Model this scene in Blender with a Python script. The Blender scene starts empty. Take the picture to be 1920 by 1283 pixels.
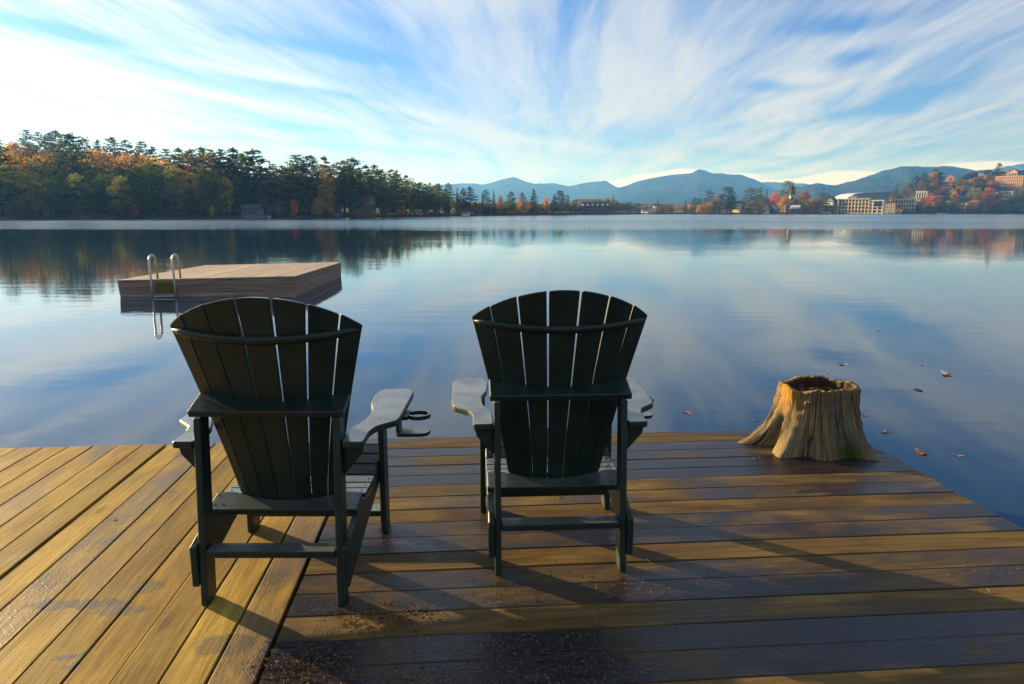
import bpy, bmesh, math, random
import numpy as np
from mathutils import Vector, Matrix
R = math.radians
SC = bpy.context.scene
COL = SC.collection
random.seed(7)

# ------------------------------------------------------------------ camera
CAM_H = 1.339
PITCH = 0.184
FPX = 1305.9
cam_d = bpy.data.cameras.new("camera")
cam = bpy.data.objects.new("camera", cam_d)
COL.objects.link(cam)
cam.location = (0, 0, CAM_H)
cam.rotation_euler = (math.pi / 2 - PITCH, 0, 0)
cam_d.sensor_width = 36
cam_d.sensor_fit = 'HORIZONTAL'
cam_d.lens = FPX / 1920 * 36
cam_d.clip_start = 0.05
cam_d.clip_end = 60000
SC.camera = cam

# ------------------------------------------------------------------ light
SUN_AZ = R(57)       # to the left of straight ahead
SUN_EL = R(11)
to_sun = Vector((-math.sin(SUN_AZ) * math.cos(SUN_EL), math.cos(SUN_AZ) * math.cos(SUN_EL), math.sin(SUN_EL)))
sun_d = bpy.data.lights.new("sun", 'SUN')
sun_d.energy = 5.0
sun_d.angle = R(0.6)
sun_d.color = (1.0, 0.79, 0.50)
sun = bpy.data.objects.new("sun", sun_d)
COL.objects.link(sun)
sun.rotation_euler = to_sun.to_track_quat('Z', 'Y').to_euler()

SC.view_settings.view_transform = 'Standard'
SC.view_settings.look = 'None'
SC.view_settings.exposure = 1.7
SC.view_settings.gamma = 1
SC.render.engine = 'CYCLES'
SC.cycles.max_bounces = 6
SC.cycles.transparent_max_bounces = 6
SC.cycles.volume_bounces = 0
SC.cycles.use_denoising = True
SC.cycles.sample_clamp_indirect = 6.0

# ------------------------------------------------------------------ node helpers
class NT:
    def __init__(s, tree):
        s.t = tree
        s.t.nodes.clear()
    def n(s, typ, ins=None, **props):
        nd = s.t.nodes.new(typ)
        for k, v in props.items():
            setattr(nd, k, v)
        for k, v in (ins or {}).items():
            s.set(nd, k, v)
        return nd
    def set(s, nd, k, v):
        sock = nd.inputs[k]
        if isinstance(v, bpy.types.NodeSocket):
            s.t.links.new(v, sock)
        elif isinstance(v, bpy.types.Node):
            s.t.links.new(v.outputs[0], sock)
        else:
            if isinstance(v, tuple) and len(v) == 3 and sock.type == 'RGBA':
                v = v + (1,)
            sock.default_value = v
    def m(s, op, a, b=None, c=None, clamp=False):
        nd = s.t.nodes.new('ShaderNodeMath')
        nd.operation = op
        nd.use_clamp = clamp
        s.set(nd, 0, a)
        if b is not None: s.set(nd, 1, b)
        if c is not None: s.set(nd, 2, c)
        return nd.outputs[0]
    def vm(s, op, a, b=None):
        nd = s.t.nodes.new('ShaderNodeVectorMath')
        nd.operation = op
        s.set(nd, 0, a)
        if b is not None:
            s.set(nd, 3 if op == 'SCALE' else 1, b)
        return nd.outputs['Value'] if op in ('LENGTH', 'DOT_PRODUCT') else nd.outputs[0]
    def ramp(s, fac, stops, interp='LINEAR'):
        nd = s.t.nodes.new('ShaderNodeValToRGB')
        nd.color_ramp.interpolation = interp
        el = nd.color_ramp.elements
        while len(el) < len(stops):
            el.new(0.5)
        for e, (p, c) in zip(el, stops):
            e.position = p
            e.color = (c, c, c, 1) if isinstance(c, (int, float)) else tuple(c) + (1,)
        s.set(nd, 0, fac)
        return nd.outputs[0]
    def mix(s, fac, a, b, blend='MIX'):
        nd = s.t.nodes.new('ShaderNodeMix')
        nd.data_type = 'RGBA'
        nd.blend_type = blend
        s.set(nd, 0, fac)
        s.set(nd, 6, a)
        s.set(nd, 7, b)
        return nd.outputs[2]
    def noise(s, vec, scale, detail=4, rough=0.5, dist=0.0, out=0):
        nd = s.n('ShaderNodeTexNoise', {'Vector': vec, 'Scale': scale, 'Detail': detail, 'Roughness': rough, 'Distortion': dist})
        return nd.outputs[out]
    def mapr(s, v, a, b, c=0.0, d=1.0, smooth=False):
        nd = s.t.nodes.new('ShaderNodeMapRange')
        nd.interpolation_type = 'SMOOTHSTEP' if smooth else 'LINEAR'
        s.set(nd, 0, v); s.set(nd, 1, a); s.set(nd, 2, b); s.set(nd, 3, c); s.set(nd, 4, d)
        return nd.outputs[0]
    def scalev(s, vec, sc, loc=(0, 0, 0)):
        nd = s.n('ShaderNodeMapping', {'Vector': vec, 'Scale': sc, 'Location': loc})
        return nd.outputs[0]
    def comb(s, x, y, z):
        return s.n('ShaderNodeCombineXYZ', {0: x, 1: y, 2: z}).outputs[0]
    def bump(s, h, strength, dist=0.01, normal=None):
        nd = s.n('ShaderNodeBump', {'Strength': strength, 'Distance': dist, 'Height': h})
        if normal is not None: s.set(nd, 'Normal', normal)
        return nd.outputs[0]

def new_mat(name):
    m = bpy.data.materials.new(name)
    m.use_nodes = True
    return m, NT(m.node_tree)

def out_surf(t, sh):
    o = t.n('ShaderNodeOutputMaterial')
    t.t.links.new(sh.outputs[0] if isinstance(sh, bpy.types.Node) else sh, o.inputs[0])

# ------------------------------------------------------------------ sky
def px_dir(x, y):
    u = (x - 960) / FPX; v = -(y - 641.5) / FPX
    return Vector((u, math.cos(PITCH) + v * math.sin(PITCH), -math.sin(PITCH) + v * math.cos(PITCH))).normalized()

world = bpy.data.worlds.new("World")
SC.world = world
world.use_nodes = True
W = NT(world.node_tree)
sky = W.n('ShaderNodeTexSky', sky_type='NISHITA')
sky.sun_disc = False
sky.sun_elevation = SUN_EL
sky.sun_rotation = -SUN_AZ
sky.altitude = 500
sky.air_density = 1.0
sky.dust_density = 0.6
sky.ozone_density = 2.5
tc = W.n('ShaderNodeTexCoord')
dirv = tc.outputs['Generated']
sep = W.n('ShaderNodeSeparateXYZ', {0: dirv})
dx, dy, dz = sep.outputs
CL0 = 0.045
den = W.m('ADD', W.m('MAXIMUM', dz, 0.0), CL0)
cx = W.m('DIVIDE', dx, den)
cy = W.m('DIVIDE', dy, den)
# plane of the cirrus, streaks run away from the viewer (slightly to the right)
SK = 0.10
cu = W.m('SUBTRACT', cx, W.m('MULTIPLY', cy, SK))
pl = W.comb(cu, cy, 0.0)
def plane(x, y):
    d = px_dir(x, y)
    q = max(d.z, 0) + CL0
    return d.x / q - SK * d.y / q, d.y / q
warp = W.noise(W.scalev(pl, (0.5, 0.22, 1)), 1.0, 3, 0.5, out=1)
pw = W.vm('ADD', pl, W.vm('SCALE', W.vm('SUBTRACT', warp, (0.5, 0.5, 0.5)), 1.3))
n1 = W.noise(W.scalev(pw, (1.9, 0.26, 1), (3.1, 0.6, 0)), 1.0, 10, 0.62, 0.3)
n2 = W.noise(W.scalev(pw, (8.5, 1.0, 1), (1.0, 2.0, 0)), 1.0, 9, 0.70, 0.6)
n3 = W.noise(W.scalev(pl, (0.35, 0.16, 1), (0.4, 5.0, 0)), 1.0, 3, 0.5)
dens = W.m('ADD', W.m('MULTIPLY', n1, 0.62), W.m('MULTIPLY', n2, 0.29))
dens = W.m('ADD', dens, W.m('MULTIPLY', n3, 0.15))
# openings of blue (-) and thick streaks (+): px, py, half width across, half length along, amount
def blob(acc, x0, y0, x1, y1, wid, amt):
    a = plane(x0, y0); b = plane(x1, y1)
    mx, my = (a[0] + b[0]) / 2, (a[1] + b[1]) / 2
    L = math.hypot(b[0] - a[0], b[1] - a[1]) / 2
    ang = math.atan2(b[1] - a[1], b[0] - a[0])
    c, s_ = math.cos(ang), math.sin(ang)
    q = W.vm('SUBTRACT', pw, (mx, my, 0.0))
    sq = W.n('ShaderNodeSeparateXYZ', {0: q})
    al = W.m('ADD', W.m('MULTIPLY', sq.outputs[0], c / L), W.m('MULTIPLY', sq.outputs[1], s_ / L))
    ac = W.m('ADD', W.m('MULTIPLY', sq.outputs[0], -s_ / wid), W.m('MULTIPLY', sq.outputs[1], c / wid))
    r2 = W.m('ADD', W.m('MULTIPLY', al, al), W.m('MULTIPLY', ac, ac))
    g = W.m('EXPONENT', W.m('MULTIPLY', r2, -1.0))
    return W.m('ADD', acc, W.m('MULTIPLY', g, amt))
BLOBS = [
    (1470, 60, 1720, 20, 0.16, -0.20), (1580, 115, 1690, 80, 0.14, -0.16), (1440, 150, 1500, 165, 0.16, -0.13),
    (1560, 225, 1920, 120, 0.16, -0.17), (1420, 245, 1700, 175, 0.12, -0.08), (30, 40, 330, 85, 0.14, -0.17),
    (450, 40, 760, 110, 0.13, -0.13), (520, 150, 720, 190, 0.16, -0.19), (380, 220, 560, 240, 0.18, -0.10),
    (1330, 290, 1480, 300, 0.2, -0.08), (860, 70, 960, 20, 0.2, -0.05), (350, 250, 900, 300, 0.25, -0.10),
    (60, 20, 900, 240, 0.16, 0.13), (100, 110, 560, 215, 0.16, 0.12), (1250, 60, 1180, 220, 0.35, 0.10),
    (1500, 130, 1560, 150, 0.12, 0.10), (1300, 250, 1900, 60, 0.10, 0.10), (0, 180, 300, 250, 0.5, 0.08),
    (700, 230, 1200, 290, 0.30, 0.10), (100, -200, 900, -250, 0.8, 0.14), (1350, -120, 1900, -60, 0.35, -0.16), (1200, -420, 2400, -300, 0.8, -0.22),  # clouds and openings above the view added for their reflection in the water
]
for b in BLOBS:
    dens = blob(dens, *b)
cov = W.mapr(dens, 0.34, 0.69, 0.0, 1.0, True)
cov = W.m('MULTIPLY', cov, 0.88)
# brighter cloud towards the sun
sd = W.vm('DOT_PRODUCT', dirv, tuple(to_sun))
glow = W.m('POWER', W.m('MAXIMUM', sd, 0.0), 6.0)
cl_l = W.m('ADD', W.m('MULTIPLY', glow, 4.6), 3.4)
cl_c = W.mix(W.mapr(dz, 0.0, 0.20), (1.0, 0.955, 0.87), (0.93, 0.955, 1.0))
cl = W.vm('SCALE', cl_c, cl_l)
skyc = W.mix(1.0, sky.outputs[0], (0.39, 0.54, 0.88), 'MULTIPLY')
hz = W.mapr(dz, 0.0, 0.10, 1.0, 0.0, True)
skyc = W.mix(cov, skyc, cl)
# low cumulus caught on the mountain ridges
th = W.m('ARCTAN2', dx, dy)
lown = W.noise(W.comb(W.m('MULTIPLY', th, 26.0), W.m('MULTIPLY', dz, 70.0), 0.0), 1.0, 6, 0.6)
def cap(x, y, wx, wy):
    d = px_dir(x, y)
    a = W.m('DIVIDE', W.m('SUBTRACT', th, math.atan2(d.x, d.y)), wx)
    b = W.m('DIVIDE', W.m('SUBTRACT', dz, d.z), wy)
    return W.m('EXPONENT', W.m('MULTIPLY', W.m('ADD', W.m('MULTIPLY', a, a), W.m('MULTIPLY', b, b)), -1.0))
caps = None
for c in [(1230, 333, .045, .006), (1285, 323, .03, .005), (1150, 348, .03, .007), (1370, 330, .04, .004), (1450, 345, .05, .006), (1585, 330, .04, .007), (1660, 342, .05, .008), (1830, 312, .05, .006), (1890, 318, .04, .005), (1540, 348, .05, .008)]:
    g = cap(*c)
    caps = g if caps is None else W.m('ADD', caps, g)
capf = W.mapr(W.m('MULTIPLY', caps, W.m('ADD', lown, 0.35)), 0.20, 0.62, 0.0, 0.9, True)
skyc = W.mix(capf, skyc, W.vm('SCALE', (1.0, 0.90, 0.80), 4.2))
bg = W.n('ShaderNodeBackground', {'Color': skyc, 'Strength': 0.07})
wo = W.n('ShaderNodeOutputWorld')
W.t.links.new(bg.outputs[0], wo.inputs[0])

# ------------------------------------------------------------------ object helpers
def tag(o, label=None, cat=None, group=None, kind=None):
    if label: o['label'] = label
    if cat: o['category'] = cat
    if group: o['group'] = group
    if kind: o['kind'] = kind
    return o

def empty(name, loc=(0, 0, 0), rz=0.0, label=None, cat=None, group=None, kind=None):
    o = bpy.data.objects.new(name, None)
    COL.objects.link(o)
    o.location = loc
    o.rotation_euler = (0, 0, rz)
    o.empty_display_size = 0.2
    return tag(o, label, cat, group, kind)

def obj(name, me, mats=None, parent=None):
    if isinstance(me, bmesh.types.BMesh):
        bm = me
        me = bpy.data.meshes.new(name)
        bm.normal_update()
        bm.to_mesh(me)
        bm.free()
    for m in (mats if isinstance(mats, (list, tuple)) else [mats] if mats else []):
        me.materials.append(m)
    o = bpy.data.objects.new(name, me)
    COL.objects.link(o)
    if parent: o.parent = parent
    return o

def bevel(bm, w, seg=1):
    bmesh.ops.bevel(bm, geom=[e for e in bm.edges if e.calc_face_angle(0) > 0.5], offset=w, segments=seg, affect='EDGES', profile=0.5, clamp_overlap=True)

def merge(bm, other, mat=0):
    me = bpy.data.meshes.new("tmp")
    other.to_mesh(me)
    other.free()
    n0 = len(bm.faces)
    bm.from_mesh(me)
    bm.faces.ensure_lookup_table()
    for f in bm.faces[n0:]:
        f.material_index = mat
    bpy.data.meshes.remove(me)

def box(bm, lo, hi, bev=0.0, mat=0, M=None):
    b = bmesh.new()
    bmesh.ops.create_cube(b, size=1)
    for v in b.verts:
        v.co = Vector([lo[i] + (v.co[i] + .5) * (hi[i] - lo[i]) for i in range(3)])
    if bev: bevel(b, bev)
    if M is not None: b.transform(M)
    merge(bm, b, mat)

def prism(bm, pts, axis_fn, t0, t1, bev=0.0, mat=0, seg=1):
    """outline pts (a,b) extruded from t0 to t1; axis_fn(a,b,t)->xyz"""
    b = bmesh.new()
    v0 = [b.verts.new(axis_fn(p[0], p[1], t0)) for p in pts]
    v1 = [b.verts.new(axis_fn(p[0], p[1], t1)) for p in pts]
    b.faces.new(v0); b.faces.new(v1[::-1])
    n = len(pts)
    for i in range(n):
        b.faces.new((v0[i], v1[i], v1[(i + 1) % n], v0[(i + 1) % n]))
    bmesh.ops.recalc_face_normals(b, faces=b.faces[:])
    if bev:
        bmesh.ops.bevel(b, geom=[e for e in b.edges if e.calc_face_angle(0) > 0.9], offset=bev, segments=seg, affect='EDGES', profile=0.5, clamp_overlap=True)
    merge(bm, b, mat)

def tube(bm, pts, rad, n=8, mat=0, caps=True, smooth=True):
    pts = [Vector(p) for p in pts]
    rads = rad if isinstance(rad, (list, tuple)) else [rad] * len(pts)
    rings = []
    up = None
    for i, p in enumerate(pts):
        d = (pts[min(i + 1, len(pts) - 1)] - pts[max(i - 1, 0)]).normalized()
        if up is None:
            up = d.orthogonal().normalized()
        a = (up - d * up.dot(d)).normalized()
        up = a
        b = d.cross(a)
        rings.append([bm.verts.new(p + (a * math.cos(2 * math.pi * k / n) + b * math.sin(2 * math.pi * k / n)) * rads[i]) for k in range(n)])
    for r0, r1 in zip(rings, rings[1:]):
        for k in range(n):
            f = bm.faces.new((r0[k], r0[(k + 1) % n], r1[(k + 1) % n], r1[k]))
            f.smooth = smooth; f.material_index = mat
    if caps:
        bm.faces.new(rings[0][::-1]).material_index = mat
        bm.faces.new(rings[-1]).material_index = mat

# ------------------------------------------------------------------ materials
def mat_simple(name, col, rough=0.7, var=0.12, scale=3.0, spec=0.3, bumpk=0.0, metallic=0.0):
    m, t = new_mat(name)
    co = t.n('ShaderNodeTexCoord').outputs['Object']
    nz = t.noise(co, scale, 5, 0.6)
    c = t.mix(nz, tuple(x * (1 - var) for x in col), tuple(min(1, x * (1 + var)) for x in col))
    p = t.n('ShaderNodeBsdfPrincipled', {'Base Color': c, 'Roughness': rough, 'Specular IOR Level': spec, 'Metallic': metallic})
    if bumpk:
        t.set(p, 'Normal', t.bump(nz, bumpk, 0.02))
    out_surf(t, p)
    return m

def mat_deck(name, golden, brown, dark, wetgain, stains=()):
    """planks: local X runs across, local Y along the plank (grain coordinate from UV)"""
    m, t = new_mat(name)
    uv = t.n('ShaderNodeUVMap').outputs[0]          # u along the plank (m), v across (m)
    rnd = t.n('ShaderNodeNewGeometry').outputs['Random Per Island']
    off = t.comb(t.m('MULTIPLY', rnd, 37.0), t.m('MULTIPLY', rnd, 91.0), 0.0)
    g = t.vm('ADD', uv, off)
    world_p = t.n('ShaderNodeTexCoord').outputs['Object']
    grain = t.noise(t.scalev(g, (4.0, 110.0, 1)), 1.0, 6, 0.65, 1.2)
    grain2 = t.noise(t.scalev(g, (1.1, 14.0, 1)), 1.0, 5, 0.6, 2.2)
    blotch = t.noise(t.scalev(g, (1.6, 4.5, 1)), 1.0, 6, 0.62, 0.8)
    wetn = t.noise(world_p, 1.5, 5, 0.6, 0.6)
    spk = t.noise(t.scalev(g, (60, 60, 1)), 1.0, 3, 0.7)
    c = t.mix(t.mapr(blotch, 0.35, 0.68), brown, golden)
    c = t.mix(t.mapr(grain2, 0.42, 0.68, 0, 0.65), c, tuple(x * 0.55 for x in brown))
    c = t.mix(t.mapr(grain, 0.40, 0.75, 0, 0.5), c, tuple(x * 0.5 for x in brown))
    # each plank its own tone
    c = t.mix(1.0, c, t.ramp(rnd, [(0.0, (0.72, 0.72, 0.76)), (0.3, (1.05, 1.0, 0.92)), (0.55, (0.85, 0.83, 0.82)), (0.8, (1.15, 1.12, 1.0)), (1.0, (0.9, 0.86, 0.8))]), 'MULTIPLY')
    # damp wood: darker and glossy, in patches and plank by plank
    r2 = t.m('FRACT', t.m('MULTIPLY', rnd, 7.31))
    wet = t.m('ADD', t.m('MULTIPLY', r2, 0.50), t.m('MULTIPLY', wetn, 0.95))
    wet = t.m('ADD', wet, t.m('MULTIPLY', t.m('SUBTRACT', blotch, 0.5), -0.5))
    wet = t.mapr(t.m('ADD', wet, wetgain), 0.62, 0.98, 0.0, 1.0, True)
    c = t.mix(wet, c, dark)
    # dark stains and knots
    vor = t.n('ShaderNodeTexVoronoi', {'Vector': t.scalev(g, (1.3, 5.0, 1)), 'Scale': 1.0}, feature='F1')
    kn = t.mapr(vor.outputs[0], 0.05, 0.13, 1.0, 0.0, True)
    c = t.mix(t.m('MULTIPLY', kn, 0.65), c, (0.03, 0.024, 0.022))
    st = t.mapr(t.noise(t.scalev(g, (2.4, 9.0, 1), (5, 5, 5)), 1.0, 5, 0.6, 1.0), 0.60, 0.72, 0.0, 0.5)
    c = t.mix(st, c, (0.055, 0.05, 0.055))
    sp_ = t.n('ShaderNodeSeparateXYZ', {0: t.vm('ADD', world_p, t.vm('SCALE', t.vm('SUBTRACT', t.noise(world_p, 14, 4, .6, out=1), (.5, .5, .5)), .10))})
    for (sx, sy, rx, ry, am) in stains:
        a_ = t.m('DIVIDE', t.m('SUBTRACT', sp_.outputs[0], sx), rx); b_ = t.m('DIVIDE', t.m('SUBTRACT', sp_.outputs[1], sy), ry)
        d_ = t.m('ADD', t.m('MULTIPLY', a_, a_), t.m('MULTIPLY', b_, b_))
        e_ = t.m('MULTIPLY', t.mapr(d_, .6, 1.2, 1.0, 0.0, True), am)
        c = t.mix(e_, c, (0.035, 0.040, 0.05))
        wet = t.m('MAXIMUM', wet, t.m('MULTIPLY', e_, .35))
    # pale dust of needles
    du = t.m('MULTIPLY', t.mapr(spk, 0.62, 0.72), t.mapr(wetn, 0.42, 0.6))
    c = t.mix(t.m('MULTIPLY', du, 0.45), c, (0.34, 0.22, 0.10))
    drops = t.n('ShaderNodeTexVoronoi', {'Vector': t.scalev(world_p, (85, 85, 85)), 'Scale': 1.0}, feature='F1')
    dr = t.m('MULTIPLY', t.mapr(drops.outputs[0], 0.12, 0.42, 1.0, 0.0, True), wet)
    rough = t.m('SUBTRACT', 0.66, t.m('MULTIPLY', wet, 0.36))
    rough = t.m('ADD', rough, t.m('MULTIPLY', t.m('SUBTRACT', grain, 0.5), 0.25))
    hgt = t.m('ADD', t.m('MULTIPLY', grain, 0.5), t.m('ADD', t.m('MULTIPLY', grain2, 0.5), t.m('MULTIPLY', dr, 0.55)))
    nrm = t.bump(hgt, 0.55, 0.004)
    nrm = t.bump(t.noise(t.scalev(g, (1.2, 3.0, 1)), 1.0, 2, 0.5), 0.35, 0.01, nrm)
    p = t.n('ShaderNodeBsdfPrincipled', {'Base Color': c, 'Roughness': rough, 'Specular IOR Level': t.m('ADD', 0.10, t.m('MULTIPLY', wet, 0.26)), 'Normal': nrm})
    out_surf(t, p)
    return m

STAINS = [(-1.214, 2.018, .045, .022, .95), (-1.167, 1.97, .028, .014, .8), (-1.33, 2.32, .20, .035, .8), (-1.16, 2.27, .09, .03, .6), (-1.15, 2.42, .07, .05, .5), (-0.75, 2.05, .10, .06, .55), (-1.9, 2.5, .12, .04, .6), (-0.55, 1.95, .08, .2, .5)]
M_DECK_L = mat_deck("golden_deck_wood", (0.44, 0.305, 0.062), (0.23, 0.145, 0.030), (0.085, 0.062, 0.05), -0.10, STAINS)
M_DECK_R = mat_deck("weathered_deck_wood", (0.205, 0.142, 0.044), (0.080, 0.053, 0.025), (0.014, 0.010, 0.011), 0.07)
M_BEAM = mat_simple("dock_beam_wood", (0.10, 0.075, 0.05), 0.8, 0.3, 6)

def mat_plastic():
    m, t = new_mat("dark_green_plastic_lumber")
    co = t.n('ShaderNodeTexCoord').outputs['Object']
    n = t.noise(co, 9, 5, 0.65)
    fine = t.noise(t.scalev(co, (300, 300, 60)), 1.0, 2, 0.5)
    c = t.mix(t.mapr(n, 0.3, 0.7), (0.007, 0.016, 0.012), (0.013, 0.030, 0.022))
    dv = t.n('ShaderNodeTexVoronoi', {'Vector': co, 'Scale': 190.0}, feature='F1')
    patch = t.mapr(t.noise(co, 16, 3, 0.5), 0.45, 0.6)
    dew = t.m('MULTIPLY', t.mapr(dv.outputs[0], 0.15, 0.4, 1.0, 0.0, True), patch)
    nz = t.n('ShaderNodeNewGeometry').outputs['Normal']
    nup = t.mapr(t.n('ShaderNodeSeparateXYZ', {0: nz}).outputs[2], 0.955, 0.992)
    dew_sheen = t.m('MULTIPLY', nup, t.mapr(n, 0.25, 0.6, 0.35, 1.0))   # dew film on level faces; pale sky and sun glare put into its colour
    c = t.mix(t.m('MULTIPLY', dew_sheen, 0.42), c, (0.24, 0.27, 0.24))
    h = t.m('ADD', t.m('MULTIPLY', fine, 0.4), dew)
    nrm = t.bump(h, 0.35, 0.0015)
    p = t.n('ShaderNodeBsdfPrincipled', {'Base Color': c, 'Roughness': t.m('ADD', 0.36, t.m('MULTIPLY', n, 0.16)), 'Specular IOR Level': 0.35, 'Normal': nrm,
        'Coat Weight': dew_sheen, 'Coat Roughness': 0.16})
    out_surf(t, p)
    return m
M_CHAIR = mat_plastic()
M_SCREW = mat_simple("dark_screw_steel", (0.01, 0.01, 0.01), 0.4, 0.1, 20, 0.5)

# ------------------------------------------------------------------ dock
YAW_D = 0.078
dock = empty("wooden_dock", (0, 0, 0), YAW_D, "wide weathered wooden dock with planks laid in two directions, wet in patches", "dock")
BW = 0.14
def plank_mesh(rects, along):
    """rects: (x0,x1,y0,y1,z) in dock coords; along 'x' or 'y'"""
    vs, fs, uvs = [], [], []
    TH = 0.038; bv = 0.0028
    for (x0, x1, y0, y1, z, tilt) in rects:
        prof = [(0, -TH), (0, -bv), (bv * 1.2, 0), (1, 0), (2, -bv), (2, -TH)]
        if along == 'x': L0, L1, A0, A1 = x0, x1, y0, y1
        else: L0, L1, A0, A1 = y0, y1, x0, x1
        cr = [(A0, -TH), (A0, -bv), (A0 + bv * 1.1, 0), (A1 - bv * 1.1, 0), (A1, -bv), (A1, -TH)]
        nseg = max(2, int((L1 - L0) / 0.5))
        base = len(vs)
        ph = random.uniform(0, 6)
        for i in range(nseg + 1):
            l = L0 + (L1 - L0) * i / nseg
            wob = 0.0012 * math.sin(l * 1.7 + ph)
            for k, (a, zz) in enumerate(cr):
                zt = z + zz + tilt * (a - (A0 + A1) / 2) + 0.001 * math.sin(l * 1.1 + ph * 2)
                vs.append((l, a + wob, zt) if along == 'x' else (a + wob, l, zt))
        for i in range(nseg):
            for k in range(6):
                k2 = (k + 1) % 6
                q = [base + i * 6 + k, base + i * 6 + k2, base + (i + 1) * 6 + k2, base + (i + 1) * 6 + k]
                fs.append(q if along == 'y' else q[::-1])
        fs.append([base + k for k in range(6)][::-1] if along == 'y' else [base + k for k in range(6)])
        fs.append([base + nseg * 6 + k for k in range(6)] if along == 'y' else [base + nseg * 6 + k for k in range(6)][::-1])
    me = bpy.data.meshes.new("planks")
    me.from_pydata(vs, [], fs)
    uvl = me.uv_layers.new(name="UVMap")
    for li, lp in enumerate(me.loops):
        v = me.vertices[lp.vertex_index].co
        uvl.data[li].uv = (v.x, v.y) if along == 'x' else (v.y, v.x)
    me.update()
    bm = bmesh.new(); bm.from_mesh(me)
    bmesh.ops.recalc_face_normals(bm, faces=bm.faces[:])
    bm.to_mesh(me); bm.free()
    return me

EDGE = 29.026 * BW
XB = (-18.209 + 14 * 0.994) * BW         # border between the two sections
XR = 17.195 * BW                          # right edge of dock
rects = []
rng = random.Random(3)
yl = [EDGE, 28.33 * BW] + [(29.62 - k) * BW for k in range(2, 34)]
for a, b in zip(yl, yl[1:]):
    g = 0.0020
    rects.append((XB + 0.011, XR + rng.uniform(-.008, .008), b + g, a - g, rng.uniform(-.0015, .0015), rng.uniform(-.012, .012)))
rects[0] = (XB + 0.011, XR, yl[1] + .0020, EDGE, 0.0, 0)
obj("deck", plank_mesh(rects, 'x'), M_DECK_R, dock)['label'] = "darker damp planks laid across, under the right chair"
rects = []
ml = [(-18.209 + 0.994 * j) * BW for j in range(-34, 15)]
for j, (a, b) in enumerate(zip(ml, ml[1:])):
    jj = j - 34
    g0 = 0.0095 if jj == 6 else 0.0021
    g1 = 0.0095 if jj == 5 else (0.0065 if jj in (12,) else 0.0021)
    rects.append((a + g0, b - g1 + (-.002 if jj == 13 else 0), -2.2, EDGE - rng.uniform(0, .008), rng.uniform(-.0015, .0015), rng.uniform(-.012, .012)))
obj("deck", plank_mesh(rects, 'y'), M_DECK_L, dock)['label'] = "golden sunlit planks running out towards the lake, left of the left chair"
bm = bmesh.new()
box(bm, (-7.2, EDGE - 0.055, -0.24), (XR - 0.02, EDGE - 0.015, -0.043), 0.004)
box(bm, (XR - 0.06, -2.2, -0.24), (XR - 0.02, EDGE - 0.056, -0.043), 0.004)
obj("fascia", bm, M_BEAM, dock)
bm = bmesh.new()
for xx in np.arange(-6.8, XR, 0.6):
    box(bm, (xx, -2.1, -0.2), (xx + .05, EDGE - 0.06, -0.045))
box(bm, (XB - 0.06, -2.1, -0.2), (XB + 0.06, EDGE - 0.06, -0.0405))
obj("joists", bm, M_BEAM, dock)
for xx in (-6.5, -4.2, -1.8, 0.6, XR - 0.2):
    bm = bmesh.new()
    tube(bm, [(xx, EDGE - 0.2, -2.6), (xx, EDGE - 0.2, -0.2)], 0.09, 12)
    obj("post", bm, M_BEAM, dock)

# needles and bark crumbs lying on the planks
def debris():
    vs, fs = [], []
    r = random.Random(11)
    cy_, sy_ = math.cos(YAW_D), math.sin(YAW_D)
    spots = [(-0.42, 2.12, .14, 240), (-0.62, 1.86, .12, 150), (-0.25, 1.76, .16, 190), (0.05, 2.0, .25, 60), (0.5, 2.2, .25, 40),
             (1.8, 2.33, .22, 22), (0.2, 2.3, .3, 50), (0.3, 1.75, .3, 70), (-.56, 2.80, .03, 14), (1.35, 3.68, .12, 18), (0.2, 3.4, .8, 25)]
    for sx, sy, rad, n in spots:
        for _ in range(int(n * 1.8)):
            x = r.gauss(sx, rad * .6); y = r.gauss(sy, rad * .42)
            if y > 3.7 or y < 1.4: continue
            a = r.uniform(0, math.pi); l = r.choice([.004, .005, .006, .008, .010, .022]) * r.uniform(.5, 1.2); w = r.uniform(.0010, .0018) if l > .013 else r.uniform(.0018, .0035)
            z = 0.003
            c, s = math.cos(a), math.sin(a)
            b = len(vs)
            lift = r.uniform(0, .003)
            for (p, q, zz) in ((-l / 2, -w / 2, 0), (l / 2, -w / 2, lift), (l / 2, w / 2, lift), (-l / 2, w / 2, 0), (-l / 2, 0, w), (l / 2, 0, w + lift)):
                vs.append((x + p * c - q * s, y + p * s + q * c, z + zz))
            fs += [(b, b + 1, b + 5, b + 4), (b + 3, b + 4, b + 5, b + 2), (b, b + 4, b + 3), (b + 1, b + 2, b + 5), (b, b + 3, b + 2, b + 1)]
    me = bpy.data.meshes.new("pine_litter")
    me.from_pydata(vs, [], fs)
    m, t = new_mat("dry_needles")
    rnd = t.n('ShaderNodeNewGeometry').outputs['Random Per Island']
    c = t.ramp(rnd, [(0, (0.05, 0.026, 0.014)), (0.6, (0.15, 0.08, 0.03)), (1, (0.26, 0.16, 0.07))])
    out_surf(t, t.n('ShaderNodeBsdfPrincipled', {'Base Color': c, 'Roughness': 0.9, 'Specular IOR Level': 0.05}))
    tag(obj("pine_litter", me, m), "scattered dry pine needles and bark crumbs on the dock planks", "litter", kind='stuff')
debris()

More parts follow.
